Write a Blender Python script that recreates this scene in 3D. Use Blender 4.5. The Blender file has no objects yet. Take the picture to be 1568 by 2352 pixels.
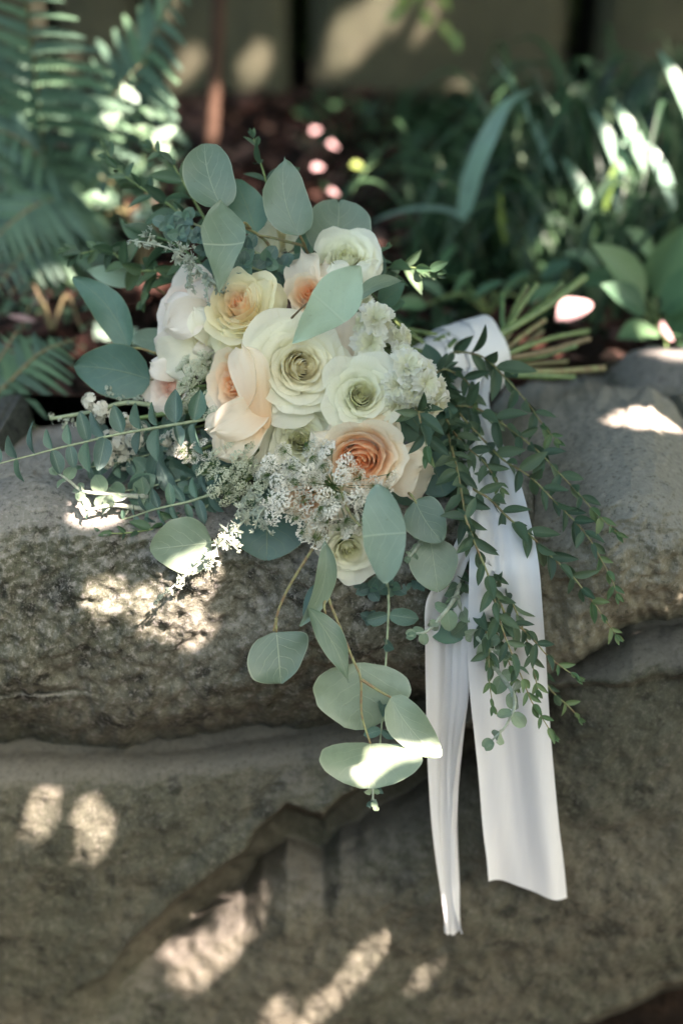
import bpy, math, random
import numpy as np
from mathutils import Vector, Matrix, noise

rnd = random.Random(7)
RAD = math.radians
# ------------------------------------------------------------------ camera
scene = bpy.context.scene
PITCH = RAD(25.0)
DIST = 1.30
CAM = Vector((0, -DIST * math.cos(PITCH), DIST * math.sin(PITCH)))
FWD = Vector((0, math.cos(PITCH), -math.sin(PITCH)))
UP = Vector((0, math.sin(PITCH), math.cos(PITCH)))
RIGHT = Vector((1, 0, 0))
TOCAM = -FWD
cam_data = bpy.data.cameras.new("camera")
cam_data.sensor_fit = 'VERTICAL'
cam_data.sensor_height = 36.0
cam_data.sensor_width = 24.0
cam_data.lens = 50.0
cam_data.clip_start = 0.02
cam_data.clip_end = 400.0
cam_data.dof.use_dof = True
cam_data.dof.focus_distance = DIST - 0.035
cam_data.dof.aperture_fstop = 2.1
cam = bpy.data.objects.new("camera", cam_data)
scene.collection.objects.link(cam)
cam.location = CAM
cam.rotation_euler = (math.pi / 2 - PITCH, 0, 0)
scene.camera = cam

# ------------------------------------------------------------------ light
SUN = Vector((0.46, -0.47, 0.75)).normalized()          # direction towards the sun
world = bpy.data.worlds.new("World")
scene.world = world
world.use_nodes = True
wn = world.node_tree
wn.nodes.clear()
sky = wn.nodes.new("ShaderNodeTexSky")
sky.sky_type = 'NISHITA'
sky.sun_disc = False
sky.sun_elevation = math.asin(SUN.z)
sky.sun_rotation = math.atan2(SUN.x, SUN.y)
sky.dust_density = 2.5
sky.ozone_density = 0.6
bg = wn.nodes.new("ShaderNodeBackground")
bg.inputs[1].default_value = 0.085
wo = wn.nodes.new("ShaderNodeOutputWorld")
wn.links.new(sky.outputs[0], bg.inputs[0])
wn.links.new(bg.outputs[0], wo.inputs[0])
sun_data = bpy.data.lights.new("sun", 'SUN')
sun_data.energy = 5.0
sun_data.angle = RAD(0.5)
sun_data.color = (1.0, 0.82, 0.91)
sun = bpy.data.objects.new("sun", sun_data)
scene.collection.objects.link(sun)
sun.rotation_euler = SUN.to_track_quat('Z', 'Y').to_euler()
scene.view_settings.view_transform = 'Standard'
scene.view_settings.look = 'None'
scene.view_settings.gamma = 1
scene.view_settings.use_curve_mapping = False
scene.view_settings.exposure = 3.3
try:
    scene.view_settings.use_white_balance = True
    scene.view_settings.white_balance_temperature = 7600
    scene.view_settings.white_balance_tint = 1
except Exception:
    pass
scene.cycles.max_bounces = 10
scene.cycles.diffuse_bounces = 8
scene.cycles.transmission_bounces = 8
scene.cycles.transparent_max_bounces = 8
scene.cycles.use_denoising = True

# ------------------------------------------------------------------ helpers
def P(x, y, d=0.0):
    """point seen at (x, y) of the 1568 x 2352 picture, d metres behind the focus plane"""
    k = 0.36 / 1176.0
    ray = FWD + RIGHT * ((x - 784) * k) + UP * ((1176 - y) * k)
    return CAM + ray * (DIST + d)

def PY(x, y, Y):
    k = 0.36 / 1176.0
    ray = FWD + RIGHT * ((x - 784) * k) + UP * ((1176 - y) * k)
    return CAM + ray * ((Y - CAM.y) / ray.y)

M_PX = DIST * 0.36 / 1176.0      # metres per picture px in the focus plane

def c3(x, y): return (313.6 + .45 * x, 548.8 + .45 * y)
def c5(x, y): return (862.4 + .45 * x, 588 + .45 * y)
def c4(x, y): return (.4 * x, 784 + .4 * y)
def c6(x, y): return (470.4 + .4 * x, 1019.2 + .4 * y)
def c7(x, y): return (862.4 + .4 * x, 1176 + .4 * y)
def b1(x, y): return (117.6 + .3 * x, 274.4 + .3 * y)
def b2(x, y): return (509.6 + .325 * x, 431.2 + .325 * y)
def b3(x, y): return (329.3 + .24 * x, 611.5 + .24 * y)
def b4(x, y): return (705.6 + .25 * x, 901.6 + .25 * y)
def b5(x, y): return (901.6 + .35 * x, 588 + .35 * y)
def b6(x, y): return (156.8 + .35 * x, 1019.2 + .35 * y)

def smooth(e0, e1, x):
    t = np.clip((x - e0) / (e1 - e0), 0, 1)
    return t * t * (3 - 2 * t)

def mesh_of(name, verts, faces, mats, uvs=None, fmat=None, smooth_on=True):
    me = bpy.data.meshes.new(name)
    me.from_pydata([tuple(v) for v in verts], [], [tuple(f) for f in faces])
    for m in (mats if isinstance(mats, (list, tuple)) else [mats]):
        me.materials.append(m)
    if smooth_on:
        me.polygons.foreach_set("use_smooth", [True] * len(me.polygons))
    if fmat is not None:
        me.polygons.foreach_set("material_index", fmat)
    if uvs is not None:
        uvl = me.uv_layers.new(name="UVMap")
        li = np.empty(len(me.loops), dtype=np.int32)
        me.loops.foreach_get("vertex_index", li)
        uvl.data.foreach_set("uv", np.asarray(uvs, dtype=np.float32)[li].ravel())
    me.update()
    return me

class Geo:
    def __init__(s):
        s.v = []; s.f = []; s.uv = []; s.m = []; s.n = 0
    def add(s, verts, faces, uvs=None, mi=0):
        verts = np.asarray(verts, dtype=float)
        s.v.append(verts)
        s.f.extend([tuple(i + s.n for i in f) for f in faces])
        s.m.extend([mi] * len(faces))
        s.uv.append(np.zeros((len(verts), 2)) if uvs is None else np.asarray(uvs, dtype=float))
        s.n += len(verts)
    def mesh(s, name, mats, smooth_on=True):
        return mesh_of(name, np.concatenate(s.v), s.f, mats, np.concatenate(s.uv), s.m, smooth_on)

def grid_faces(nr, nc, off=0, closed=False):
    out = []
    for i in range(nr - 1):
        for j in range(nc if closed else nc - 1):
            j2 = (j + 1) % nc
            a = off + i * nc
            out.append((a + j, a + j2, a + nc + j2, a + nc + j))
    return out

def thing(name, label, cat, loc=(0, 0, 0), group=None, kind=None):
    o = bpy.data.objects.new(name, None)
    o.empty_display_size = 0.02
    scene.collection.objects.link(o)
    o.location = loc
    o["label"] = label
    o["category"] = cat
    if group: o["group"] = group
    if kind: o["kind"] = kind
    return o

def top(name, me, label=None, cat=None, group=None, kind=None, loc=(0, 0, 0)):
    o = bpy.data.objects.new(name, me)
    scene.collection.objects.link(o)
    o.location = loc
    if label: o["label"] = label
    if cat: o["category"] = cat
    if group: o["group"] = group
    if kind: o["kind"] = kind
    return o

WL = {}
def wloc(o):
    """world origin of an unrotated object of ours"""
    return WL.get(o.name, Vector(o.location)) if o.parent else Vector(o.location)

def part(name, me, parent, M=None, label=None, kind=None):
    """me in world coordinates if M is None (re-centred), else placed with world matrix M"""
    o = bpy.data.objects.new(name, me)
    scene.collection.objects.link(o)
    o.parent = parent
    base = wloc(parent)
    if M is None:
        n = len(me.vertices)
        a = np.empty(n * 3); me.vertices.foreach_get("co", a); a = a.reshape(-1, 3)
        c = a.mean(axis=0)
        me.vertices.foreach_set("co", (a - c).ravel()); me.update()
        o.location = Vector(c) - base
        WL[o.name] = Vector(c)
    else:
        o.matrix_basis = Matrix.Translation(-base) @ M
    if label: o["label"] = label
    if kind: o["kind"] = kind
    return o

def catmull(pts, per=8):
    pts = [Vector(p) for p in pts]
    if len(pts) < 3:
        a, b = pts[0], pts[-1]
        return [a.lerp(b, i / per) for i in range(per + 1)]
    q = [pts[0] * 2 - pts[1]] + pts + [pts[-1] * 2 - pts[-2]]
    out = []
    for i in range(1, len(q) - 2):
        p0, p1, p2, p3 = q[i - 1], q[i], q[i + 1], q[i + 2]
        for k in range(per):
            t = k / per
            out.append(0.5 * ((2 * p1) + (p2 - p0) * t + (2 * p0 - 5 * p1 + 4 * p2 - p3) * t * t + (3 * p1 - p0 - 3 * p2 + p3) * t ** 3))
    out.append(pts[-1])
    return out

def tube_geo(g, path, r0, r1=None, seg=7, mi=0, knob=0.0):
    r1 = r0 if r1 is None else r1
    n = len(path)
    vs = []; uv = []
    prev = None
    for i, p in enumerate(path):
        t = (path[min(i + 1, n - 1)] - path[max(i - 1, 0)]).normalized()
        if prev is None:
            a = t.cross(Vector((0.3, 0.1, 1))).normalized()
        else:
            a = (prev - t * prev.dot(t)).normalized()
        prev = a
        b = t.cross(a)
        r = r0 + (r1 - r0) * i / (n - 1)
        if knob: r *= 1 + knob * math.sin(i * 2.1)
        for k in range(seg):
            an = 2 * math.pi * k / seg
            vs.append(p + (a * math.cos(an) + b * math.sin(an)) * r)
            uv.append((k / seg, i / (n - 1)))
    f = grid_faces(n, seg, 0, True)
    f.append(tuple(range(seg))[::-1]); f.append(tuple((n - 1) * seg + k for k in range(seg)))
    g.add(vs, f, uv, mi)

def tube(name, path, r0, r1, mat, seg=7, knob=0.0):
    g = Geo(); tube_geo(g, path, r0, r1, seg, 0, knob)
    return g.mesh(name, mat)

# ------------------------------------------------------------------ materials
class NT:
    def __init__(s, name):
        s.m = bpy.data.materials.new(name); s.m.use_nodes = True
        s.t = s.m.node_tree; s.t.nodes.clear()
        s.out = s.t.nodes.new("ShaderNodeOutputMaterial")
    def n(s, typ, **kw):
        nd = s.t.nodes.new(typ)
        for k, v in kw.items():
            if k.startswith("i_"):
                key = k[2:]
                key = int(key) if key.isdigit() else key.replace("_", " ")
                if isinstance(v, bpy.types.NodeSocket): s.t.links.new(v, nd.inputs[key])
                else: nd.inputs[key].default_value = v
            else: setattr(nd, k, v)
        return nd
    def math(s, op, a, b=0.0, c=0.0, clamp=False):
        nd = s.n("ShaderNodeMath", operation=op, use_clamp=clamp)
        for i, v in enumerate((a, b, c)):
            if isinstance(v, bpy.types.NodeSocket): s.t.links.new(v, nd.inputs[i])
            else: nd.inputs[i].default_value = v
        return nd.outputs[0]
    def mix(s, f, a, b):
        nd = s.n("ShaderNodeMix", data_type='RGBA')
        for i, v in ((0, f), (6, a), (7, b)):
            if isinstance(v, bpy.types.NodeSocket): s.t.links.new(v, nd.inputs[i])
            elif i == 0: nd.inputs[0].default_value = v
            else: nd.inputs[i].default_value = (*v, 1) if len(v) == 3 else v
        return nd.outputs[2]
    def ramp(s, f, stops):
        nd = s.n("ShaderNodeValToRGB")
        s.t.links.new(f, nd.inputs[0])
        el = nd.color_ramp.elements
        while len(el) < len(stops): el.new(0.5)
        for e, (p, c) in zip(el, stops):
            e.position = p; e.color = (*c, 1) if len(c) == 3 else c
        return nd.outputs[0]
    def step(s, x, lo, hi):
        nd = s.n("ShaderNodeMapRange", interpolation_type='SMOOTHSTEP')
        s.t.links.new(x, nd.inputs[0])
        nd.inputs[1].default_value = lo; nd.inputs[2].default_value = hi
        return nd.outputs[0]
    def noise(s, vec, scale, detail=4, rough=.55, dim='3D'):
        nd = s.n("ShaderNodeTexNoise")
        if vec is not None: s.t.links.new(vec, nd.inputs[0])
        nd.inputs["Scale"].default_value = scale; nd.inputs["Detail"].default_value = detail
        nd.inputs["Roughness"].default_value = rough
        return nd.outputs[0]
    def bump(s, h, strength, dist):
        nd = s.n("ShaderNodeBump")
        s.t.links.new(h, nd.inputs["Height"])
        nd.inputs["Strength"].default_value = strength; nd.inputs["Distance"].default_value = dist
        return nd.outputs[0]
    def finish(s, col, rough=.6, spec=.4, bump=None, trans=0.0, tcol=None, sheen=0.0, sss=0.0):
        p = s.n("ShaderNodeBsdfPrincipled")
        def put(k, v):
            if isinstance(v, bpy.types.NodeSocket): s.t.links.new(v, p.inputs[k])
            elif k == "Base Color": p.inputs[k].default_value = (*v, 1)
            else: p.inputs[k].default_value = v
        put("Base Color", col); put("Roughness", rough); put("Specular IOR Level", spec)
        if sheen:
            put("Sheen Weight", sheen); p.inputs["Sheen Roughness"].default_value = .4
        if sss:
            put("Subsurface Weight", sss); p.inputs["Subsurface Radius"].default_value = (.006, .004, .002)
            p.inputs["Subsurface Scale"].default_value = 1.0
        if bump is not None: put("Normal", bump)
        sh = p.outputs[0]
        if trans:
            t = s.n("ShaderNodeBsdfTranslucent")
            v = tcol if tcol is not None else col
            if isinstance(v, bpy.types.NodeSocket): s.t.links.new(v, t.inputs[0])
            else: t.inputs[0].default_value = (*v, 1)
            mx = s.n("ShaderNodeMixShader"); mx.inputs[0].default_value = trans
            s.t.links.new(sh, mx.inputs[1]); s.t.links.new(t.outputs[0], mx.inputs[2]); sh = mx.outputs[0]
        s.t.links.new(sh, s.out.inputs[0])
        return s.m

def mul(c, k): return tuple(min(1, x * k) for x in c)

def leaf_mat(name, col, vein, rough=.55, spec=.4, nv=7, slope=.55, trans=.25, veins=.6, rim=.5, blotch=.35, noise_scale=60, wax=None, sheen=0, thin=.03):
    t = NT(name)
    uv = t.n("ShaderNodeUVMap").outputs[0]
    sp = t.n("ShaderNodeSeparateXYZ"); t.t.links.new(uv, sp.inputs[0])
    m = t.math('ABSOLUTE', t.math('MULTIPLY_ADD', sp.outputs[0], 2.0, -1.0))
    ob = t.n("ShaderNodeTexCoord").outputs["Object"]
    wob = t.noise(uv, 5, 2)
    mid = t.math('SUBTRACT', 1.0, t.step(m, .006, thin))
    mid = t.math('MULTIPLY', mid, .9)
    ph = t.math('MULTIPLY_ADD', m, -slope, sp.outputs[1])
    ph = t.math('ADD', ph, t.math('MULTIPLY', wob, .12))
    fr = t.math('ABSOLUTE', t.math('SUBTRACT', t.math('FRACT', t.math('MULTIPLY', ph, nv)), .5))
    side = t.math('SUBTRACT', 1.0, t.step(fr, .0, .07))
    side = t.math('MULTIPLY', side, t.math('MULTIPLY', t.step(m, .98, .3), .45))
    vm = t.math('MULTIPLY', t.math('MAXIMUM', mid, side), veins, clamp=True)
    rnd_ = t.n("ShaderNodeObjectInfo").outputs["Random"]
    n1 = t.noise(ob, noise_scale, 5, .6)
    c = t.mix(t.math('MULTIPLY', t.step(n1, .35, .7), blotch), col, mul(col, .62))
    if wax is not None:
        n2 = t.noise(ob, noise_scale * .45, 3, .6)
        c = t.mix(t.math('MULTIPLY', t.step(n2, .45, .7), .45), c, wax)
    hv = t.math('MULTIPLY_ADD', rnd_, .6, .72)
    hs = t.n("ShaderNodeHueSaturation")
    t.t.links.new(c, hs.inputs["Color"]); t.t.links.new(hv, hs.inputs["Value"])
    t.t.links.new(t.math('MULTIPLY_ADD', rnd_, -.075, .53), hs.inputs["Hue"])
    c = hs.outputs[0]
    n3 = t.noise(ob, noise_scale * 9, 2)
    spots = t.math('MULTIPLY', t.step(n3, .70, .76), .45)
    c = t.mix(spots, c, (.09, .075, .03))
    c = t.mix(vm, c, vein)
    rm = t.math('MULTIPLY', t.step(m, .93, 1.0), rim)
    c = t.mix(rm, c, mul(vein, .9))
    h = t.math('ADD', t.math('MULTIPLY', vm, .6), t.math('MULTIPLY', n1, .5))
    return t.finish(c, rough, spec, t.bump(h, .35, .002), trans, sheen=sheen)

def petal_mat(name, core, midc, outer, base, rough=.5):
    """uv.x = place of the petal in the bloom (0 heart .. 1 outside), uv.y = height on the petal"""
    t = NT(name)
    uv = t.n("ShaderNodeUVMap").outputs[0]
    sp = t.n("ShaderNodeSeparateXYZ"); t.t.links.new(uv, sp.inputs[0])
    ob = t.n("ShaderNodeTexCoord").outputs["Object"]
    nn = t.noise(ob, 25, 3)
    lay = t.math('DIVIDE', t.math('FLOOR', sp.outputs[0]), 20.0)
    side = t.math('FRACT', sp.outputs[0])
    cb = t.n("ShaderNodeCombineXYZ")
    t.t.links.new(t.math('MULTIPLY', t.math('SUBTRACT', side, .5), t.math('SUBTRACT', 26.0, t.math('MULTIPLY', sp.outputs[1], 8.0))), cb.inputs[0])
    t.t.links.new(t.math('MULTIPLY', sp.outputs[1], 2.2), cb.inputs[1]); t.t.links.new(lay, cb.inputs[2])
    vein = t.noise(cb.outputs[0], 1.6, 3, .6)
    x = t.math('MULTIPLY_ADD', t.math('SUBTRACT', nn, .5), .35, lay)
    c = t.ramp(x, [(0, core), (.45, midc), (.85, outer), (1, outer)])
    c = t.mix(t.math('MULTIPLY', t.step(sp.outputs[1], .75, .0), .75), c, base)
    c = t.mix(t.math('MULTIPLY', t.step(sp.outputs[1], .8, 1.0), .45), c, mul(outer, 1.04))
    c = t.mix(t.math('MULTIPLY', t.step(vein, .52, .75), .22), c, mul(base, .82))
    fine = t.noise(ob, 420, 3)
    c = t.mix(t.math('MULTIPLY', t.step(fine, .68, .78), .16), c, (.42, .35, .16))
    rim = t.step(sp.outputs[1], .965, 1.0)
    bn = t.noise(ob, 70, 3)
    c = t.mix(t.math('MULTIPLY', t.math('MULTIPLY', rim, t.step(bn, .5, .66)), .5), c, (.45, .33, .13))
    wv = t.n("ShaderNodeTexNoise"); t.t.links.new(ob, wv.inputs[0]); wv.inputs["Scale"].default_value = 120
    h = t.math('ADD', t.math('ADD', t.math('MULTIPLY', wv.outputs[0], .4), t.math('MULTIPLY', nn, .5)), t.math('MULTIPLY', vein, .55))
    return t.finish(c, rough, .25, t.bump(h, .38, .0025), .50, sheen=.15)

def plain_mat(name, col, rough=.6, spec=.3, trans=0.0, var=.25, scale=80, bump=.3, dist=.001, sheen=0.0, col2=None, rand=.0):
    t = NT(name)
    ob = t.n("ShaderNodeTexCoord").outputs["Object"]
    n = t.noise(ob, scale, 4)
    c = t.mix(t.step(n, .3, .7), mul(col, 1 - var) if col2 is None else col2, col)
    if rand:
        hs = t.n("ShaderNodeHueSaturation"); t.t.links.new(c, hs.inputs["Color"])
        r = t.n("ShaderNodeObjectInfo").outputs["Random"]
        t.t.links.new(t.math('MULTIPLY_ADD', r, rand * 2, 1 - rand), hs.inputs["Value"])
        t.t.links.new(t.math('MULTIPLY_ADD', r, -.06, .53), hs.inputs["Hue"])
        c = hs.outputs[0]
    return t.finish(c, rough, spec, t.bump(n, bump, dist), trans, sheen=sheen)

M = {}
M['dollar'] = leaf_mat('silver_dollar_leaf', (.150, .218, .142), (.36, .42, .28), nv=5, slope=.5, blotch=.3, wax=(.20, .28, .20), spec=.6, rough=.42)
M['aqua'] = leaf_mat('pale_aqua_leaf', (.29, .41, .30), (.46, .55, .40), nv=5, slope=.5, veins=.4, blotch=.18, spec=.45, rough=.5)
M['teal'] = leaf_mat('teal_leaf', (.085, .17, .125), (.20, .25, .13), nv=5, slope=.5, veins=.5, blotch=.35, spec=.45, rough=.5)
M['parv'] = leaf_mat('narrow_leaf', (.072, .132, .072), (.17, .22, .11), nv=6, slope=.6, veins=.45, rim=.55, blotch=.25, noise_scale=200, rough=.45, thin=.07, wax=(.085, .14, .085))
M['tip'] = leaf_mat('young_leaf', (.12, .20, .085), (.22, .30, .13), nv=5, blotch=.2, noise_scale=200, rough=.45, thin=.07)
M['baby'] = leaf_mat('blue_gum_leaf', (.075, .15, .115), (.25, .33, .24), nv=5, veins=.5, blotch=.5, noise_scale=170, wax=(.19, .28, .24), rough=.42, spec=.6, thin=.08)
M['ruscus'] = leaf_mat('green_leaf', (.06, .125, .06), (.17, .24, .11), nv=6, veins=.4, blotch=.25, rough=.4, spec=.5)
M['fuzzy'] = leaf_mat('felted_leaf', (.19, .28, .18), (.38, .44, .31), nv=4, veins=.35, blotch=.45, noise_scale=220, rough=.9, spec=.1, sheen=.6, wax=(.30, .38, .27), thin=.08)
M['silver'] = plain_mat('silver_felt_leaf', (.44, .50, .39), .9, .1, .2, .35, 200, sheen=.4, rand=.15)
M['sepal'] = plain_mat('sepal_green', (.11, .19, .06), .5, .3, .15, .3, 120)
M['stem'] = plain_mat('green_stem', (.17, .24, .085), .5, .35, 0, .4, 90, col2=(.10, .16, .06), rand=.25)
M['twig'] = plain_mat('olive_twig', (.25, .28, .12), .55, .3, 0, .4, 150, col2=(.20, .13, .07))
M['palestem'] = plain_mat('pale_twig', (.30, .36, .22), .6, .3, 0, .3, 150)
M['brownstem'] = plain_mat('brown_stem', (.19, .16, .08), .6, .3, 0, .3, 90, rand=.2)
M['cream'] = petal_mat('cream_petal', (.95, .88, .62), (.93, .89, .70), (.91, .90, .76), (.93, .87, .60))
M['green_white'] = petal_mat('greenish_white_petal', (.92, .91, .66), (.91, .91, .73), (.90, .90, .77), (.90, .89, .62))
M['peach'] = petal_mat('peach_petal', (.98, .54, .24), (.97, .71, .46), (.93, .85, .69), (.98, .68, .38))
M['yellow'] = petal_mat('yellow_peach_petal', (.97, .60, .34), (.94, .80, .52), (.91, .87, .62), (.90, .82, .48))
M['blush'] = petal_mat('blush_petal', (.95, .62, .48), (.93, .77, .66), (.90, .85, .76), (.90, .78, .62))
M['lace'] = plain_mat('lace_white', (.92, .90, .80), .8, .1, .35, .08, 300)
M['lacedark'] = plain_mat('lace_purple', (.10, .07, .055), .7, .2, 0, .3, 300)
M['ruffle'] = petal_mat('ruffled_white_petal', (.84, .84, .62), (.88, .88, .76), (.89, .89, .82), (.82, .82, .58))
M['stat'] = plain_mat('papery_white', (.74, .73, .62), .8, .15, .3, .25, 200)
M['yarrow'] = plain_mat('pale_green_floret', (.66, .70, .52), .85, .1, .25, .3, 300)

def satin():
    t = NT('satin_ribbon')
    ob = t.n("ShaderNodeTexCoord").outputs["Object"]
    mp = t.n("ShaderNodeMapping"); t.t.links.new(ob, mp.inputs[0]); mp.inputs["Scale"].default_value = (1, 1, .12)
    n = t.noise(mp.outputs[0], 40, 3)
    w = t.noise(ob, 900, 1)
    c = t.mix(t.step(n, .3, .7), (.74, .76, .77), (.80, .81, .80))
    h = t.math('ADD', t.math('MULTIPLY', n, .8), t.math('MULTIPLY', w, .05))
    return t.finish(c, .38, .5, t.bump(h, .5, .004), .28, sheen=.3)
M['satin'] = satin()

def rock_mat(name, tan, olive, dark, pale, speck=1.0, lich=.5, bs=.9):
    t = NT(name)
    ob = t.n("ShaderNodeTexCoord").outputs["Object"]
    geo = t.n("ShaderNodeNewGeometry")
    sn = t.n("ShaderNodeSeparateXYZ"); t.t.links.new(geo.outputs["Normal"], sn.inputs[0])
    big = t.noise(ob, 5.5, 5, .6)
    med = t.noise(ob, 24, 6, .65)
    fine = t.noise(ob, 190, 5, .7)
    grain = t.noise(ob, 620, 3, .6)
    c = t.mix(t.step(big, .38, .62), olive, tan)
    c = t.mix(t.math('MULTIPLY', t.step(med, .5, .68), lich), c, dark)
    dn = t.noise(ob, 38, 4, .6)
    c = t.mix(t.math('MULTIPLY', t.step(dn, .57, .68), .75 * lich), c, mul(dark, .55))
    upm = t.step(sn.outputs[2], .35, .95)            # flat tops made paler: sky light put into the colour
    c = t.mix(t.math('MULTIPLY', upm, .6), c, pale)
    c = t.mix(t.math('MULTIPLY', t.step(fine, .50, .66), .55 * speck), c, mul(pale, 1.15))
    c = t.mix(t.math('MULTIPLY', t.step(fine, .46, .34), .65 * speck), c, mul(dark, .6))
    c = t.mix(t.math('MULTIPLY', t.step(grain, .60, .70), .40 * speck), c, mul(pale, 1.4))
    h = t.math('ADD', t.math('ADD', t.math('MULTIPLY', med, .9), t.math('MULTIPLY', fine, .38)), t.math('MULTIPLY', grain, .12))
    return t.finish(c, .88, .25, t.bump(h, bs, .006))
M['rock_grey'] = rock_mat('lichened_grey_rock', (.112, .110, .082), (.066, .070, .047), (.017, .019, .014), (.25, .24, .215), 1.0, 1.15)
M['rock_tan'] = rock_mat('tan_rock', (.195, .180, .126), (.145, .138, .095), (.06, .056, .036), (.28, .265, .225), .9, .6, .6)
M['rock_brown'] = rock_mat('brown_rock', (.086, .081, .058), (.056, .058, .040), (.018, .020, .014), (.14, .130, .110), .6, .8, .4)
M['wall'] = rock_mat('wall_stone', (.062, .060, .036), (.045, .048, .028), (.035, .035, .025), (.14, .13, .09), .3, .5)

def soil():
    t = NT('dark_soil')
    ob = t.n("ShaderNodeTexCoord").outputs["Object"]
    a = t.noise(ob, 6, 5); b = t.noise(ob, 45, 5, .7)
    c = t.mix(t.step(a, .35, .65), (.010, .007, .005), (.026, .016, .010))
    c = t.mix(t.math('MULTIPLY', t.step(b, .5, .7), .6), c, (.045, .028, .018))
    return t.finish(c, .95, .15, t.bump(b, 1.0, .02))
M['soil'] = soil()

def litter_mat():
    t = NT('dead_leaf')
    r = t.n("ShaderNodeNewGeometry").outputs["Random Per Island"]
    c = t.ramp(r, [(0, (.014, .007, .005)), (.45, (.04, .016, .010)), (.8, (.09, .04, .028)), (1, (.20, .12, .09))])
    return t.finish(c, .7, .3, None, .2)
M['litter'] = litter_mat()
M['fern'] = plain_mat('fern_green', (.105, .19, .115), .5, .4, .25, .35, 30, rand=.3)
M['grass'] = plain_mat('grass_green', (.042, .095, .042), .45, .4, .3, .35, 20, rand=.4)
M['blade_sunlit'] = plain_mat('sunlit_blade', (.22, .36, .27), .4, .5, .3, .25, 20, rand=.2)  # lighter copy of the grass: sunlight put into the colour
M['hosta'] = leaf_mat('broad_leaf', (.10, .21, .10), (.16, .27, .14), nv=5, blotch=.25, noise_scale=20, trans=.3)
M['shrub'] = leaf_mat('shrub_leaf', (.06, .12, .065), (.2, .28, .16), nv=5, blotch=.25, noise_scale=40, trans=.25)
M['lime'] = plain_mat('lime_leaf', (.20, .32, .08), .45, .4, .4, .2, 20, rand=.2)
M['rust'] = plain_mat('rusty_bark', (.085, .05, .032), .8, .2, 0, .4, 12)
M['bark'] = plain_mat('bark', (.10, .08, .06), .9, .2, 0, .4, 12)
M['canopy'] = plain_mat('canopy_leaf', (.10, .155, .045), .5, .3, .28, .3, 5)
M['moss'] = plain_mat('moss', (.07, .085, .02), .95, .1, .1, .4, 60)
M['sun_pink'] = plain_mat('pink_sun_spot', (.46, .30, .29), .7, .2, .2, .2, 30)  # pink of the sun spots put into the scrap colour

# ------------------------------------------------------------------ ground, wall
def build_ground():
    xs = np.concatenate([np.linspace(-60, -3, 16), np.linspace(-2.8, 2.8, 150), np.linspace(3, 60, 16)])
    ys = np.concatenate([np.linspace(-60, -1.2, 12), np.linspace(-1, 3.2, 130), np.linspace(3.6, 80, 16)])
    vs = []
    for y in ys:
        for x in xs:
            # the bed lies behind the boulders, a lower path in front of them
            b = float(smooth(.20, .36, y))
            z = -.74 + (.67) * b
            z += .05 * float(smooth(.8, 2.6, y)) + .12 * float(smooth(.3, 1.6, x)) * b * float(smooth(.9, 2.2, y))
            if abs(x) < 4 and -1.2 < y < 4:
                z += .022 * noise.noise(Vector((x * 6, y * 6, 0))) + .012 * noise.noise(Vector((x * 25, y * 25, 3)))
            vs.append((x, y, z))
    me = mesh_of("ground", vs, grid_faces(len(ys), len(xs)), M['soil'])
    return top("ground", me, kind='structure')
ground = build_ground()

def gz(x, y):
    b = float(smooth(.20, .36, y))
    z = -.74 + (.67) * b
    z += .05 * float(smooth(.8, 2.6, y)) + .12 * float(smooth(.3, 1.6, x)) * b * float(smooth(.9, 2.2, y))
    return z

def litter(n, seed):
    r = random.Random(seed); g = Geo()
    for i in range(n):
        y = .28 + 2.2 * r.random(); x = -1.5 + 3.2 * r.random()
        L = .012 + .03 * r.random(); W = L * (.3 + .4 * r.random())
        a = r.random() * 6.28
        Mx = Matrix.Translation((x, y, gz(x, y) + .008 + .02 * r.random())) @ Matrix.Rotation(a, 4, 'Z') @ Matrix.Rotation(r.uniform(-.6, .6), 4, 'X') @ Matrix.Rotation(r.uniform(-.6, .6), 4, 'Y')
        pts = [(0, -L, 0), (W, -L * .2, .25 * W), (W * .8, L * .5, .3 * W), (0, L, .1 * L), (-W * .8, L * .5, .3 * W), (-W, -L * .2, .25 * W), (0, 0, -.1 * W)]
        g.add([Mx @ Vector(p) for p in pts], [(0, 1, 6), (1, 2, 6), (2, 3, 6), (3, 4, 6), (4, 5, 6), (5, 0, 6)])
    return g.mesh("leaf_litter", M['litter'])
top("leaf_litter", litter(5200, 3), "brown fallen leaves and bark scraps strewn over the dark soil behind the rocks", "leaf litter", kind='stuff')

def ground_cover(n, seed):
    """small low green leaves that carpet the bed on the right"""
    r = random.Random(seed); g = Geo()
    for i in range(n):
        y = .33 + 1.9 * r.random() ** .8; x = -.1 + 1.7 * r.random()
        if x < .12 and r.random() < .8: continue
        if noise.noise(Vector((x * 2.2, y * 2.2, 9))) < -.15: continue
        L = .012 + .020 * r.random(); W = L * .5
        Mx = Matrix.Translation((x, y, gz(x, y) + .01 + .07 * r.random())) @ Matrix.Rotation(r.random() * 6.28, 4, 'Z') @ Matrix.Rotation(r.uniform(-.9, .9), 4, 'X')
        pts = [(0, -L, 0), (W, 0, .2 * W), (0, L, 0), (-W, 0, .2 * W)]
        g.add([Mx @ Vector(p) for p in pts], [(0, 1, 2), (0, 2, 3)])
    return g.mesh("ground_cover", M['grass'])
top("ground_cover", ground_cover(9000, 5), "low carpet of small green leaves covering the bed behind the right rock", "ground cover", kind='stuff')

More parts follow.
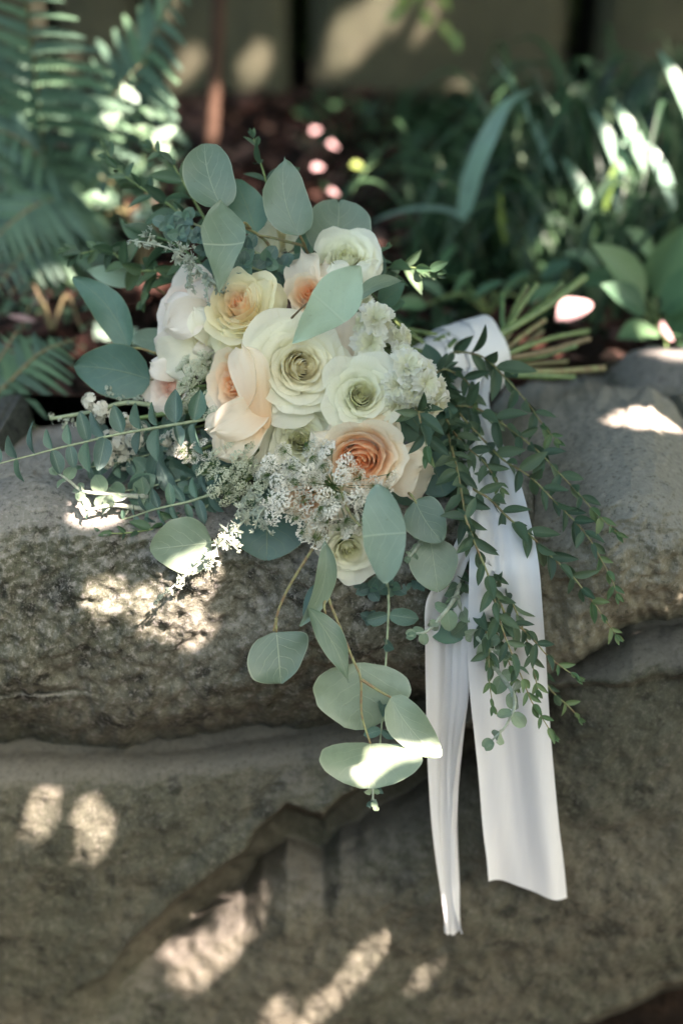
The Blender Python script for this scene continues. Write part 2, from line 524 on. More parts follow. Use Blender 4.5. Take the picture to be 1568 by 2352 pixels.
wall = thing("stone_wall", "blurred olive stone wall of large blocks with dark joints across the back", "wall", (0, 2.75, 0))
def block(x0, x1, z0, z1, y0, seed, label=None):
    nx, nz = 26, 16
    vs = []
    for j in range(nz):
        for i in range(nx):
            u = i / (nx - 1); v = j / (nz - 1)
            x = x0 + (x1 - x0) * u; z = z0 + (z1 - z0) * v
            e = min(u * (x1 - x0), (1 - u) * (x1 - x0), v * (z1 - z0), (1 - v) * (z1 - z0))
            y = y0 + .05 * math.exp(-e / .02) + .03 * noise.noise(Vector((x * 3, z * 3, seed))) + .008 * noise.noise(Vector((x * 20, z * 20, seed)))
            vs.append((x, y, z))
    f = grid_faces(nz, nx)
    n0 = len(vs)
    ring = [i for i in range(nx)] + [j * nx + nx - 1 for j in range(1, nz)] + [(nz - 1) * nx + i for i in range(nx - 2, -1, -1)] + [j * nx for j in range(nz - 2, 0, -1)]
    for k in ring: vs.append((vs[k][0], y0 + .35, vs[k][2]))
    m = len(ring)
    for k in range(m): f.append((ring[k], ring[(k + 1) % m], n0 + (k + 1) % m, n0 + k))
    f.append(tuple(n0 + k for k in range(m))[::-1])
    part("stone_block", mesh_of("stone_block", vs, f, M['wall']), wall, label=label)
def wx(px): return PY(px, 100, 2.6).x
row = [(-700, 95), (120, 320), (345, 662), (712, 1308), (1368, 1800), (1830, 2300)]
for k, (a, b) in enumerate(row):
    block(wx(a), wx(b), -.12, .42, 2.6 + .02 * (k % 2), k * 7.1)
for k in range(7):
    block(-2.4 + .72 * k, -1.71 + .72 * k, .445, .86, 2.62 + .02 * (k % 2), 50 + k)

# ------------------------------------------------------------------ boulders
def fbm(x, y, s, seed=0, o=4):
    v = 0; a = 1
    for i in range(o):
        v += a * noise.noise(Vector((x * s, y * s, seed + i * 13.7)))
        s *= 2.1; a *= .5
    return v

def boulder(name, x0, x1, ytop, ybot, Yf, mat, label, nx=150, ny=110, back=.32, rough=.010, roll=.05, rw=26, sides=(True, True), seed=0):
    """front surface laid over its outline; edges roll backwards, then the stone goes on back for its full depth"""
    pts = []
    for j in range(ny):
        v = j / (ny - 1)
        for i in range(nx):
            u = i / (nx - 1); x = x0 + (x1 - x0) * u
            yt, yb = ytop(x), ybot(x)
            y = yt + (yb - yt) * v
            Y = Yf(x, y, yt, yb)
            e = yb - y
            Y += roll * math.exp(-e / (rw * .6))
            if sides[0]: Y += roll * 1.6 * math.exp(-(x - x0) / rw)
            if sides[1]: Y += roll * 1.6 * math.exp(-(x1 - x) / rw)
            n = fbm(x, y, .006, seed) * rough * 1.3 + fbm(x, y, .03, seed + 40, 4) * rough * .45
            p = PY(x, y, Y)
            p.y += n; p.z += n * .4 * (1 if y < yt + 200 else 0)
            pts.append(p)
    f = grid_faces(ny, nx)
    ring = [i for i in range(nx)] + [j * nx + nx - 1 for j in range(1, ny)] + [(ny - 1) * nx + i for i in range(nx - 2, -1, -1)] + [j * nx for j in range(ny - 2, 0, -1)]
    n0 = len(pts)
    for k in ring:
        p = pts[k]; pts.append(Vector((p.x, max(p.y + .06, back), p.z - (.02 if k < nx else 0))))
    m = len(ring)
    for k in range(m): f.append((ring[k], n0 + k, n0 + (k + 1) % m, ring[(k + 1) % m]))
    f.append(tuple(n0 + k for k in range(m)))
    me = mesh_of(name, pts, [tuple(reversed(q)) for q in f], mat)
    a = np.empty(len(me.vertices) * 3); me.vertices.foreach_get("co", a); a = a.reshape(-1, 3); c = a.mean(axis=0)
    me.vertices.foreach_set("co", (a - c).ravel()); me.update()
    return top(name, me, label, "rock", "boulders of the retaining wall", loc=c)

def interp(xs, ys): return lambda x: float(np.interp(x, xs, ys))
def cosint(xs, ys):
    pts = np.array(ys, float); xs = np.array(xs, float)
    def f(x):
        return float(np.interp(x, xs, pts))
    return f

LP = cosint([1000, 1020, 1040, 1060, 1098, 1150, 1195, 1240, 1300, 1411, 1529, 1600, 1650, 1700, 1730, 1750],
            [.36, .25, .17, .125, .08, .034, .005, -.012, -.024, -.034, -.034, -.024, -.005, .03, .06, .09])
lt = interp([-100, 0, 60, 120, 400, 1400], [1022, 1028, 1028, 1022, 1020, 1022])
lb = interp([-100, 0, 300, 560, 700, 950, 1100, 1320], [1745, 1742, 1746, 1702, 1694, 1640, 1600, 1520])
def LY(x, y, yt, yb):
    yy = 1022 + (y - yt) * (1748 - 1022) / (yb - yt)
    # the ledge line wanders with x
    w = 18 * math.sin(x * .006 + 1) + 10 * math.sin(x * .017)
    return LP(yy + (w if 1100 < yy < 1600 else w * .3)) + .02 * float(smooth(900, 1250, x))
boulder("boulder", -90, 1238, lt, lb, LY, M['rock_grey'],
        "grey lichen-spotted boulder under the left side of the bouquet, top of the wall", nx=270, ny=170, sides=(False, True), seed=3)

RP = cosint([870, 885, 905, 950, 1000, 1060, 1120, 1180, 1240, 1320, 1420, 1500, 1560],
            [.45, .36, .29, .205, .145, .095, .055, .022, .0, -.018, -.022, -.012, .02])
rt = interp([1100, 1250, 1350, 1500, 1568, 1700], [905, 884, 874, 884, 930, 960])
rb = interp([1110, 1260, 1330, 1420, 1450, 1568, 1700], [1600, 1568, 1532, 1462, 1442, 1432, 1425])
def RY(x, y, yt, yb):
    yy = 872 + (y - yt) * .8 if y < yt + 200 else y
    yy = 872 + (y - yt) * (1540 - 872) / (yb - yt)
    return RP(yy) + .05 * math.exp(-(x - 1120) / 30) + .012 * math.sin(x * .012)
boulder("boulder", 1120, 1680, rt, rb, RY, M['rock_tan'],
        "smooth tan boulder beneath the flower stems on the right, behind the hanging leaves", nx=130, ny=170, sides=(True, False), seed=11, back=.5, roll=.035)

# lower boulders
lowt = interp([-100, 0, 300, 560, 700, 950, 1100, 1320, 1420, 1450, 1568, 1700], [1690, 1690, 1695, 1655, 1645, 1590, 1550, 1480, 1420, 1400, 1390, 1380])
diag = interp([-100, 250, 300, 380, 480, 560, 600, 660, 740, 780, 930, 1100, 1300], [2420, 2230, 2160, 2100, 2010, 1960, 1900, 1850, 1872, 1830, 1750, 1640, 1560])
def lowb(x): return 2440
def LowY(x, y, yt, yb):
    base = .002 + .055 * math.exp(-(y - yt - 40) / 45.0) if y > yt + 40 else .057 + (yt + 40 - y) * .0006
    Y = min(base, .14) - .012 + .02 * float(smooth(2000, 2440, y))
    s = y - diag(x) + 7 * noise.noise(Vector((x * .03, y * .03, 1)))
    st = float(smooth(-2, 7, s)) * float(smooth(120, 480, x)) * float(smooth(1350, 1000, x))
    Y -= .012 * float(smooth(-90, -4, s)) * float(smooth(200, 420, x)) * (1 - float(smooth(-3, 12, s)))
    Y += st * .105 * math.exp(-max(0, s - 70) / 110.0)
    Y += -.02 * float(smooth(900, 1500, x))
    g = y - (2262 + (1568 - x) * .38)
    Y += .22 * float(smooth(-4, 14, g)) * float(smooth(1250, 1400, x))
    return Y
boulder("boulder", -90, 1680, lowt, lowb, LowY, M['rock_brown'],
        "large olive-brown cracked boulder at the bottom, below the two top rocks", nx=300, ny=180, sides=(False, False), seed=23, rough=.006, roll=.0)

# small mossy rock at the back right
def lump(name, c, r, mat, label, seed):
    vs = []; f = []
    nu, nv = 28, 18
    for j in range(nv):
        th = math.pi * j / (nv - 1)
        for i in range(nu):
            ph = 2 * math.pi * i / nu
            d = Vector((math.sin(th) * math.cos(ph), math.sin(th) * math.sin(ph), math.cos(th)))
            k = 1 + .16 * noise.noise(d * 1.6 + Vector((seed, 0, 0))) + .05 * noise.noise(d * 6 + Vector((seed, 0, 0)))
            k *= 1 / max(abs(d.x) ** 4 + abs(d.y) ** 4 + abs(d.z) ** 4, .2) ** .17
            vs.append((d.x * r[0] * k, d.y * r[1] * k, d.z * r[2] * k))
    f = grid_faces(nv, nu, 0, True)
    return top(name, mesh_of(name, vs, f, mat), label, "rock", None, loc=c)
q = PY(1530, 868, .36)
small_rock = lump("mossy_rock", (q.x + .03, .40, q.z - .028), (.085, .075, .036), M['rock_grey'], "small dark mossy rock behind the tan boulder at the right edge", 4.0)
def moss_tufts():
    r = random.Random(12); g = Geo()
    for i in range(1600):
        x = q.x - .06 + r.gauss(0, .035); y = .32 + r.gauss(0, .018)
        z = q.z - .05 + r.gauss(0, .006)
        L = .004 + .005 * r.random(); a = r.random() * 6.28
        dx, dy = math.cos(a) * L, math.sin(a) * L
        g.add([(x - dx * .3, y - dy * .3, z), (x + dy * .3, y - dx * .3, z), (x + dx, y + dy, z + L * 1.6)], [(0, 1, 2)])
    return g.mesh("moss", M['moss'])
top("moss", moss_tufts(), "yellow-green moss growing along the back edge of the tan boulder", "moss", kind='stuff')

# ------------------------------------------------------------------ leaf meshes
def prof(kind, v):
    v = np.clip(v, 0, 1)
    if kind == 'round': return np.sqrt(np.clip(1 - (2 * v - 1) ** 2, 0, 1)) ** .9
    if kind == 'dollar': return np.sin(np.pi * v ** .72) ** .62
    if kind == 'ovate': return np.sin(np.pi * v ** .80) ** .85
    if kind == 'lance': return np.sin(np.pi * v ** .9) ** 1.0
    if kind == 'petal': return (v ** .55) * np.sqrt(np.clip(1 - v ** 5, 0, 1))
    if kind == 'lens': return np.sin(np.pi * v ** .85) ** .95 * (1 + .15 * np.sin(6 * v))
    if kind == 'oval': return np.sin(np.pi * v ** .95) ** .55
    if kind == 'oblong': return np.sin(np.pi * np.clip(v, 0, 1) ** .95) ** .5

def unit_leaf(name, mat, kind, nv=9, nu=5, cup=.18, bend=-.12, wav=0.0, seed=0):
    """length 1 along +Y, width 1, face +Z"""
    vs = []; uv = []
    r = random.Random(seed); ph = r.random() * 6
    for j in range(nv):
        v = j / (nv - 1); w = float(prof(kind, np.array(.002 + .996 * v))) * .5
        for i in range(nu):
            u = -1 + 2 * i / (nu - 1)
            z = cup * abs(u) ** 1.5 * w * 2 * .5 + bend * (v - .2) ** 2 + wav * math.sin(v * 9 + ph + u * 2) * abs(u)
            vs.append((u * w, v, z)); uv.append(((u + 1) / 2, v))
    return mesh_of(name, vs, grid_faces(nv, nu), mat, uv)

def frame(pos, ydir, zhint, L, W, roll=0.0):
    y = ydir.normalized()
    z = zhint - y * zhint.dot(y)
    if z.length < 1e-4: z = y.orthogonal()
    z.normalize(); x = y.cross(z)
    if roll:
        z, x = z * math.cos(roll) + x * math.sin(roll), x * math.cos(roll) - z * math.sin(roll)
    m = Matrix(((x.x * W, y.x * L, z.x * L, pos.x), (x.y * W, y.y * L, z.y * L, pos.y), (x.z * W, y.z * L, z.z * L, pos.z), (0, 0, 0, 1)))
    return m

def big_leaf(base, tip, width, kind='dollar', roll=0.0, cup=.12, bend=.1, bow=0.0, wav=.02, nu=13, nv=17, seed=0, notch=0.0, skew=0.0, curl=0.0):
    """mesh in world coordinates; base/tip = (x, y, d) in picture units, width in px as seen"""
    B = P(*base); T = P(*tip)
    a = (T - B); L = a.length; a.normalize()
    e = (CAM - B).normalized()
    s = a.cross(e).normalized(); n = s.cross(a).normalized()
    R = RAD(roll)
    s2 = s * math.cos(R) + n * math.sin(R); n2 = n * math.cos(R) - s * math.sin(R)
    W = width * M_PX * (DIST + base[2]) / DIST / max(.25, math.cos(R))
    vs = []; uv = []
    for j in range(nv):
        v = j / (nv - 1); w = float(prof(kind, np.array(.003 + .994 * v))) * .5 * W
        for i in range(nu):
            u = -1 + 2 * i / (nu - 1)
            vv = v + skew * u * v * (1 - v)
            if notch: vv -= notch * math.exp(-(u / .25) ** 2) * v ** 6
            p = B + a * (L * vv) + s2 * (u * w)
            p += s * (bow * L * 4 * v * (1 - v))
            off = bend * L * 4 * v * (1 - v) * .5 + cup * W * .5 * (abs(u) ** 1.7) * (w / (W * .5 + 1e-9)) * 1.0
            off += wav * L * math.sin(v * 8 + seed * 1.7 + (3 if u > 0 else 0)) * abs(u) ** 2
            if curl: off -= curl * W * (max(0, (v - .62) / .38) ** 2 * (.6 + .8 * u * u) + .5 * max(0, abs(u) - .6) ** 1.5) * (1 + .5 * math.sin(v * 6 + u * 5 + seed))
            p += n2 * (-bend * L * 4 * v * (1 - v) * .5 * -1 + off - bend * L * 4 * v * (1 - v) * .5)
            nz = noise.noise(Vector((p.x * 30, p.y * 30, p.z * 30 + seed)))
            nz2 = noise.noise(Vector((p.x * 95, p.y * 95, p.z * 95 + seed)))
            p += s2 * ((nz * .05 + nz2 * .022) * W * abs(u) * (1 if u > 0 else -1)) + n2 * (nz2 * .012 * W)
            vs.append(p); uv.append(((u + 1) / 2, v))
    return vs, grid_faces(nv, nu), uv

# ------------------------------------------------------------------ ferns
def pinna_mesh(seed):
    r = random.Random(seed); g = Geo()
    n = 15
    for k in range(n):
        v = (k + .5) / n
        L = .115 * (1 - v) ** .6 * (.9 + .2 * r.random()) + .015
        for sgn in (-1, 1):
            w = .040
            y0 = v
            tip = (sgn * L, y0 + L * .35, -.03 * v)
            g.add([(0, y0 - w, 0), (sgn * L * .6, y0 - w * .7 + L * .15, .01), tip, (sgn * L * .55, y0 + w + L * .15, .012), (0, y0 + w * .9, 0)], [(0, 1, 2, 3, 4)] if sgn > 0 else [(4, 3, 2, 1, 0)])
    g.add([(-.008, 0, .003), (.008, 0, .003), (0, 1.02, -.02)], [(0, 1, 2)])
    v = np.concatenate(g.v)
    v[:, 2] += -.22 * v[:, 1] ** 2
    g.v = [v]; g.uv = [np.concatenate(g.uv)]
    return g.mesh("pinna", M['fern'])
PINNAE = [pinna_mesh(i) for i in range(3)]

def frond(parent, pts, Lmax, npairs, seed, n_hint=None, base_skip=.06):
    """pts (x, y, Y) in picture px and world depth"""
    r = random.Random(seed)
    pts = [(a_, b_, .34 + (c_ - .34) * .92) for (a_, b_, c_) in pts]; Lmax *= 1.0
    path = catmull([PY(*p) for p in pts], 12)
    stem = part("frond", tube("frond", path, .0032, .0010, M['brownstem'], 5), parent)
    L = [0]
    for a, b in zip(path, path[1:]): L.append(L[-1] + (b - a).length)
    tot = L[-1]
    for k in range(npairs):
        s = base_skip + (1 - base_skip) * k / npairs
        d = s * tot
        i = max(0, min(len(L) - 2, int(np.searchsorted(L, d)) - 1))
        p = path[i].lerp(path[i + 1], (d - L[i]) / max(1e-6, L[i + 1] - L[i]))
        t = (path[i + 1] - path[i]).normalized()
        e = n_hint if n_hint is not None else (TOCAM * .8 + Vector((0, 0, .8)))
        sd = t.cross(e).normalized()
        ln = Lmax * (math.sin(math.pi * (s * .86 + .12)) ** .7) * (1 if s < .5 else (1 - (s - .5) * .9))
        for sg in (-1, 1):
            y = (sd * sg + t * (.22 + .35 * s) + Vector((0, 0, -.12)) + Vector((r.uniform(-.06, .06), r.uniform(-.06, .06), r.uniform(-.06, .06))))
            m = frame(p, y, e + t * .2, ln * r.uniform(.92, 1.05), ln * 1.05, r.uniform(-.25, .25))
            part("pinna", PINNAE[(k + (sg > 0)) % 3], stem, m)

def fern(label, base, fronds, seed):
    f = thing("fern", label, "fern", base, "ferns behind the bouquet")
    for k, (pts, L, n) in enumerate(fronds):
        frond(f, pts, L, n, seed + k)
    return f
fern("large green fern fanning its fronds over the top left corner", PY(150, 560, .68), [
    ([(120, 540, .92), (100, 330, .86), (75, 120, .80), (45, -120, .74)], .135, 18),
    ([(200, 520, .95), (290, 260, .90), (350, 90, .86), (440, -90, .82)], .120, 17),
    ([(150, 520, .92), (215, 330, .86), (255, 230, .82), (320, 150, .80)], .055, 14),
    ([(110, 560, .88), (50, 430, .80), (-30, 380, .74), (-120, 370, .70)], .085, 16),
    ([(150, 560, .90), (120, 430, .80), (60, 330, .74), (-60, 280, .70)], .10, 14),
    ([(170, 540, .95), (20, 200, 1.0), (-60, 40, 1.0)], .12, 14),
], 31)
fern("drooping fern with pale arching fronds along the left edge", PY(40, 640, .56), [
    ([(210, 470, .80), (120, 462, .72), (40, 500, .66), (-60, 600, .62)], .085, 18),
    ([(230, 520, .80), (150, 530, .72), (60, 580, .64), (-20, 680, .60)], .080, 16),
    ([(200, 560, .82), (120, 600, .74), (50, 690, .68)], .06, 12),
], 61)
fern("small teal fern growing low beside the left boulder", PY(30, 960, .34), [
    ([(-60, 960, .34), (20, 880, .34), (95, 810, .36), (175, 778, .40)], .062, 14),
    ([(-70, 985, .30), (20, 975, .30), (95, 985, .32), (150, 985, .34)], .055, 13),
    ([(-90, 900, .36), (-20, 850, .36), (40, 760, .40)], .05, 11),
], 81)

# ------------------------------------------------------------------ grasses and plants on the right
def blade_geo(path, w, fold=.25):
    vs = []; n = len(path); uv = []
    for i, p in enumerate(path):
        t = (path[min(i + 1, n - 1)] - path[max(i - 1, 0)]).normalized()
        e = TOCAM * .5 + Vector((0, 0, 1))
        s = t.cross(e).normalized(); nn = s.cross(t).normalized()
        v = i / (n - 1)
        ww = w * .5 * (min(1, .5 + v * 2)) * (1 - max(0, v - .45) / .56) ** .8
        for u in (-1, 0, 1):
            vs.append(p + s * ww * u + nn * ww * fold * abs(u)); uv.append(((u + 1) / 2, v))
    return vs, grid_faces(n, 3), uv
def blade(parent, pts, w, mat, world=False):
    path = catmull([Vector(p) for p in pts] if world else [PY(*p) for p in pts], 7)
    vs, f, uv = blade_geo(path, w)
    part("blade", mesh_of("blade", vs, f, mat, uv), parent)

clump_specs = [((1040, 520, .95), 34, .26, "dark grass clump arching left toward the soil"),
               ((1220, 470, 1.05), 46, .36, "tall dark grass clump in the middle of the bed"),
               ((1430, 430, 1.00), 46, .38, "dense strappy grass clump at the upper right edge"),
               ((1330, 560, .80), 34, .24, "grass clump in front of the tall ones, beside the broad leaves"),
               ((1560, 300, 1.25), 34, .36, "farthest grass clump, in the dark upper right corner")]
CL = []
for k, ((x, y, Y), n, h, lab) in enumerate(clump_specs):
    b = PY(x, y, Y); b.z = gz(b.x, b.y)
    g = thing("grass_clump", lab, "grass clump", b, "clumps of strappy grass in the bed")
    CL.append(g)
    r = random.Random(100 + k)
    for i in range(n):
        a = r.uniform(0, 6.28); lean = r.uniform(.25, 1.0); hh = h * r.uniform(.55, 1.1)
        o = b + Vector((r.gauss(0, .05), r.gauss(0, .05), 0))
        dx = Vector((math.cos(a), math.sin(a) * .8, 0))
        p = [o, o + dx * hh * .18 * lean + Vector((0, 0, hh * .5)), o + dx * hh * .55 * lean + Vector((0, 0, hh * .85)), o + dx * hh * 1.0 * lean + Vector((0, 0, hh * (1.0 - .55 * lean)))]
        blade(g, p, r.uniform(.007, .015), M['grass'], True)
# the conspicuous blades
blade(CL[1], [(1062, 505, .78), (1082, 420, .78), (1120, 320, .78), (1165, 240, .80), (1225, 205, .84)], .030, M['blade_sunlit'])
blade(CL[0], [(1075, 500, .80), (1010, 482, .80), (930, 484, .78), (850, 510, .76)], .014, M['blade_sunlit'])
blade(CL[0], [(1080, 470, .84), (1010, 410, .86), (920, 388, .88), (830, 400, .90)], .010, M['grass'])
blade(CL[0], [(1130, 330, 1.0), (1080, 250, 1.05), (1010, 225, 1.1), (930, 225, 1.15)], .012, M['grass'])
blade(CL[1], [(1280, 420, .9), (1230, 300, .95), (1180, 200, 1.0), (1130, 130, 1.1)], .012, M['blade_sunlit'])
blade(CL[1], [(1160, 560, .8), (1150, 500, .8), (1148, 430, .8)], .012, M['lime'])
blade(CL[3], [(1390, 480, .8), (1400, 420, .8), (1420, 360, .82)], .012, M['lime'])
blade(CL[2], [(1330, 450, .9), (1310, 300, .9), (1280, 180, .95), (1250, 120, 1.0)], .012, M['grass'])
for (x, y) in ((1455, 320), (1520, 400), (1340, 450), (1440, 392), (1430, 485), (1560, 205), (1405, 340)):  # blades at the sun spots, coloured pale for the light
    blade(CL[2], [(x + 25, y + 80, .86), (x + 5, y + 15, .86), (x - 22, y - 45, .87), (x - 50, y - 90, .9)], .026, M['blade_sunlit'])

def leafy(name, label, cat, base, specs, mat, kind, group=None, seed=0):
    g = thing(name, label, cat, base, group)
    r = random.Random(seed)
    for (bx, by, tx, ty, w, Y) in specs:
        B = PY(bx, by, Y); T = PY(tx, ty, Y - .03)
        L = (T - B).length
        me = unit_leaf("leaf", mat, kind, 9, 7, .2, -.15, .01, r.randint(0, 99))
        st = tube("stem", catmull([Vector(base), (Vector(base) + B) / 2 + Vector((0, 0, .02)), B], 5), .0022, .0014, M['stem'], 5)
        part("stem", st, g)
        part("leaf", me, g, frame(B, T - B, TOCAM + Vector((0, 0, 1.1)), L, w * M_PX * (Y + 1.18) / 1.178, r.uniform(-.3, .3)))
    return g
leafy("broad_leaved_plant", "bright green broad-leaved plant by the right edge behind the stems", "plant", PY(1500, 760, .62), [
    (1480, 690, 1370, 555, 90, .62), (1500, 680, 1568, 520, 85, .66), (1520, 720, 1640, 600, 90, .6), (1480, 720, 1390, 650, 70, .58),
    (1510, 760, 1420, 770, 75, .55), (1540, 770, 1600, 680, 80, .6), (1440, 650, 1330, 640, 60, .64), (1530, 800, 1470, 850, 60, .5),
    (1380, 620, 1300, 575, 50, .7), (1500, 600, 1440, 520, 60, .75)], M['hosta'], 'ovate', None, 5)
leafy("broad_leaved_plant", "low green leafy plant in the bed directly above the flower stems", "plant", PY(1120, 720, .62), [
    (1020, 690, 960, 640, 42, .62), (1040, 690, 1080, 620, 44, .66), (1080, 700, 1150, 640, 46, .62), (980, 700, 900, 700, 40, .6),
    (1150, 690, 1210, 620, 46, .7), (1010, 640, 1040, 560, 50, .76), (1210, 700, 1290, 650, 44, .62), (1240, 640, 1310, 600, 44, .7)], M['hosta'], 'ovate', None, 8)

# shrub behind the upper-left sprigs
def shrub(label, base, cx, cy, rx, ry, Y, n, seed, size=34, mat='shrub', bright=()):
    pale = unit_leaf("leaf", M['aqua'], 'ovate', 7, 5, .25, -.2, 0, 3)  # for the sun spots: sunlight put into the leaf colour
    g = thing("leafy_shrub", label, "shrub", base, "low shrubs behind the bouquet")
    r = random.Random(seed)
    ul = [unit_leaf("leaf", M[mat], 'ovate', 7, 5, .25, -.2, 0, i) for i in range(3)]
    for k in range(max(4, n // 9)):
        a = r.uniform(0, 6.28)
        tip = PY(cx + math.cos(a) * rx * r.uniform(.3, .9), cy + math.sin(a) * ry * r.uniform(.3, .9), Y + r.uniform(-.1, .1))
        part("twig", tube("twig", catmull([Vector(base), (Vector(base) + tip) / 2 + Vector((0, .02, .04)), tip], 6), .003, .001, M['brownstem'], 5), g)
    for k in range(n):
        a = r.uniform(0, 6.28); q_ = math.sqrt(r.random())
        p = PY(cx + math.cos(a) * rx * q_, cy + math.sin(a) * ry * q_, Y + r.uniform(-.15, .15))
        dr = Vector((r.gauss(0, 1), r.gauss(0, .6), r.gauss(.1, .7)))
        L = size * r.uniform(.6, 1.3) * M_PX * 1.6
        part("leaf", ul[k % 3], g, frame(p, dr, TOCAM + Vector((r.gauss(0, .5), 0, 1 + r.gauss(0, .5))), L, L * .6))
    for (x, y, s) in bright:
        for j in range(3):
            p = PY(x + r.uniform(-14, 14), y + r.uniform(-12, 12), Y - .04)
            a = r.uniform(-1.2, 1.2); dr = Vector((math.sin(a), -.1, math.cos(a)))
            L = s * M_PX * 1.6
            part("leaf", pale, g, frame(p - dr * L * .5, dr, SUN + TOCAM * .5, L, L * .62), label="leaf tinted pale as a sun spot" if j == 0 else None)
    return g
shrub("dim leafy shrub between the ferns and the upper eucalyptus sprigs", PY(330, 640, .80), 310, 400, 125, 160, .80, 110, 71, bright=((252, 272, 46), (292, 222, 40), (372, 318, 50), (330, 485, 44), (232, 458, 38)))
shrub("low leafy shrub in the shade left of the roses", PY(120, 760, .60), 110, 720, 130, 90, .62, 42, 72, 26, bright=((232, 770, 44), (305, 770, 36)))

# rusty stake, lime sprig
st = thing("garden_stake", "blurred rusty brown stake standing at the top left of centre", "stake", PY(488, 330, 1.3))
part("shaft", tube("shaft", catmull([PY(505, -60, 1.3), PY(498, 130, 1.3), PY(490, 250, 1.3), PY(484, 335, 1.3)], 6), .012, .013, M['rust'], 10, .05), st)
tw = thing("hanging_twig", "lime green twig dipping into the top of the picture before the wall", "twig", PY(960, -60, 1.7))
part("stem", tube("stem", catmull([PY(965, -80, 1.7), PY(955, -20, 1.7), PY(968, 60, 1.7)], 6), .002, .001, M['stem'], 5), tw)
for (x, y, a) in ((935, 5, .4), (972, 38, -.3), (1010, 70, -.6), (925, 40, .9), (1000, 10, -.9), (1035, 95, -.5), (965, -20, .1)):
    me = unit_leaf("leaf", M['lime'], 'ovate', 7, 5)
    part("leaf", me, tw, frame(PY(x, y - 20, 1.7), Vector((math.sin(-a), 0, -math.cos(a))), TOCAM + Vector((.3, 0, .8)), .040, .026))

# ------------------------------------------------------------------ roses
def view_dir(a): return (RIGHT * a[0] + UP * a[1] + TOCAM * a[2]).normalized()

def rose_petal(i, N, f, phi, prm, r_):
    """one petal in the unit bloom (radius 1, facing +Z)"""
    nt, ns = 13, 15
    op = prm['open']
    core = prm.get('core', .34)
    ri = .03 + (core - .03) * (f / .42) if f < .42 else core + (1 - core) * ((f - .42) / .58) ** prm.get('pw', 1.0)
    W = 2.1 - 1.15 * f ** .7 if f < .75 else prm.get('wout', .98)
    zt = prm.get('ztc', .12) + .05 * (1 - f) - prm.get('drop', .25) * f ** 2 + r_.uniform(-.03, .03)
    lean = prm.get('leanc', -.12) + (op + .12) * f ** 1.4          # rim leans in at the heart, out at the outside
    curl = prm.get('curl', .22) * max(0, f - .25) ** 1.2
    jt = float(smooth(.35, .55, f))
    ri *= 1 + r_.uniform(-.05, .05) * jt
    tilt = r_.uniform(-.07, .07) * (f + .1) * (.25 + jt); W *= 1 + r_.uniform(-.12, .10) * jt
    if f < .42: lean = -.10 - .25 * max(0, 1 - f / .12)
    point = float(smooth(.35, .7, f)) * prm.get('point', .45)
    ph0 = r_.random() * 6.28
    ruf = prm.get('ruf', .034) * (.4 + f)
    vs = []; uv = []
    zb = -prm.get('depth', .95)
    ox, oy = prm.get('off', (.10, .05)); ox *= (1 - f); oy *= (1 - f)
    if f < .42: zt -= prm.get('sink', .0)
    for j in range(nt):
        t = j / (nt - 1)
        for k in range(ns):
            s = -1 + 2 * k / (ns - 1)
            te = t * (1 - (.20 * abs(s) ** 3) * (1 - point) - point * .17 * abs(s) ** 1.35)
            # profile (cubic bezier)
            r0, z0 = .05, zb
            fl = min(1, max(0, (f - .36) / .12))
            r1, z1 = ri * (1.0 - .25 * fl) + .01, zb * .80
            r2, z2 = ri * (1.0 - prm.get('flare', .26) * fl), zt - .20 - .12 * (1 - fl)
            r3, z3 = ri * (1 + lean * .55), zt
            a = 1 - te
            r = a ** 3 * r0 + 3 * a * a * te * r1 + 3 * a * te * te * r2 + te ** 3 * r3
            z = a ** 3 * z0 + 3 * a * a * te * z1 + 3 * a * te * te * z2 + te ** 3 * z3
            wt = (.42 + .58 * math.sin(math.pi / 2 * min(1, te / .55))) * (1 - .30 * max(0, (te - .72) / .28) ** 2.2)
            c = max(0, (te - .62) / .38) ** 2
            cc = curl * c * (.45 + 1.3 * abs(s) ** 1.6)
            r += cc; z -= cc * cc * 1.6 + cc * .35 * abs(s)
            r *= 1 + prm.get('spiral', .10) * s
            an = phi + s * W * wt
            z += tilt * s * te
            rr = ruf * (te ** 2) * (math.sin(s * 5 + ph0) + .5 * math.sin(s * 11 + ph0 * 2))
            r += rr; z += rr * .8
            x = r * math.cos(an) + ox * te; y = r * math.sin(an) + oy * te
            nz = noise.noise(Vector((x * 2.1 + i, y * 2.1, z * 2.1)))
            r2_ = 1 + .045 * nz * te
            vs.append((x * r2_, y * r2_, z + .04 * nz * te)); uv.append((math.floor(f * 19.4) + .01 + .49 * (s + 1), te * .99 if abs(s) < .98 else max(te, .93)))
    return vs, grid_faces(nt, ns), uv

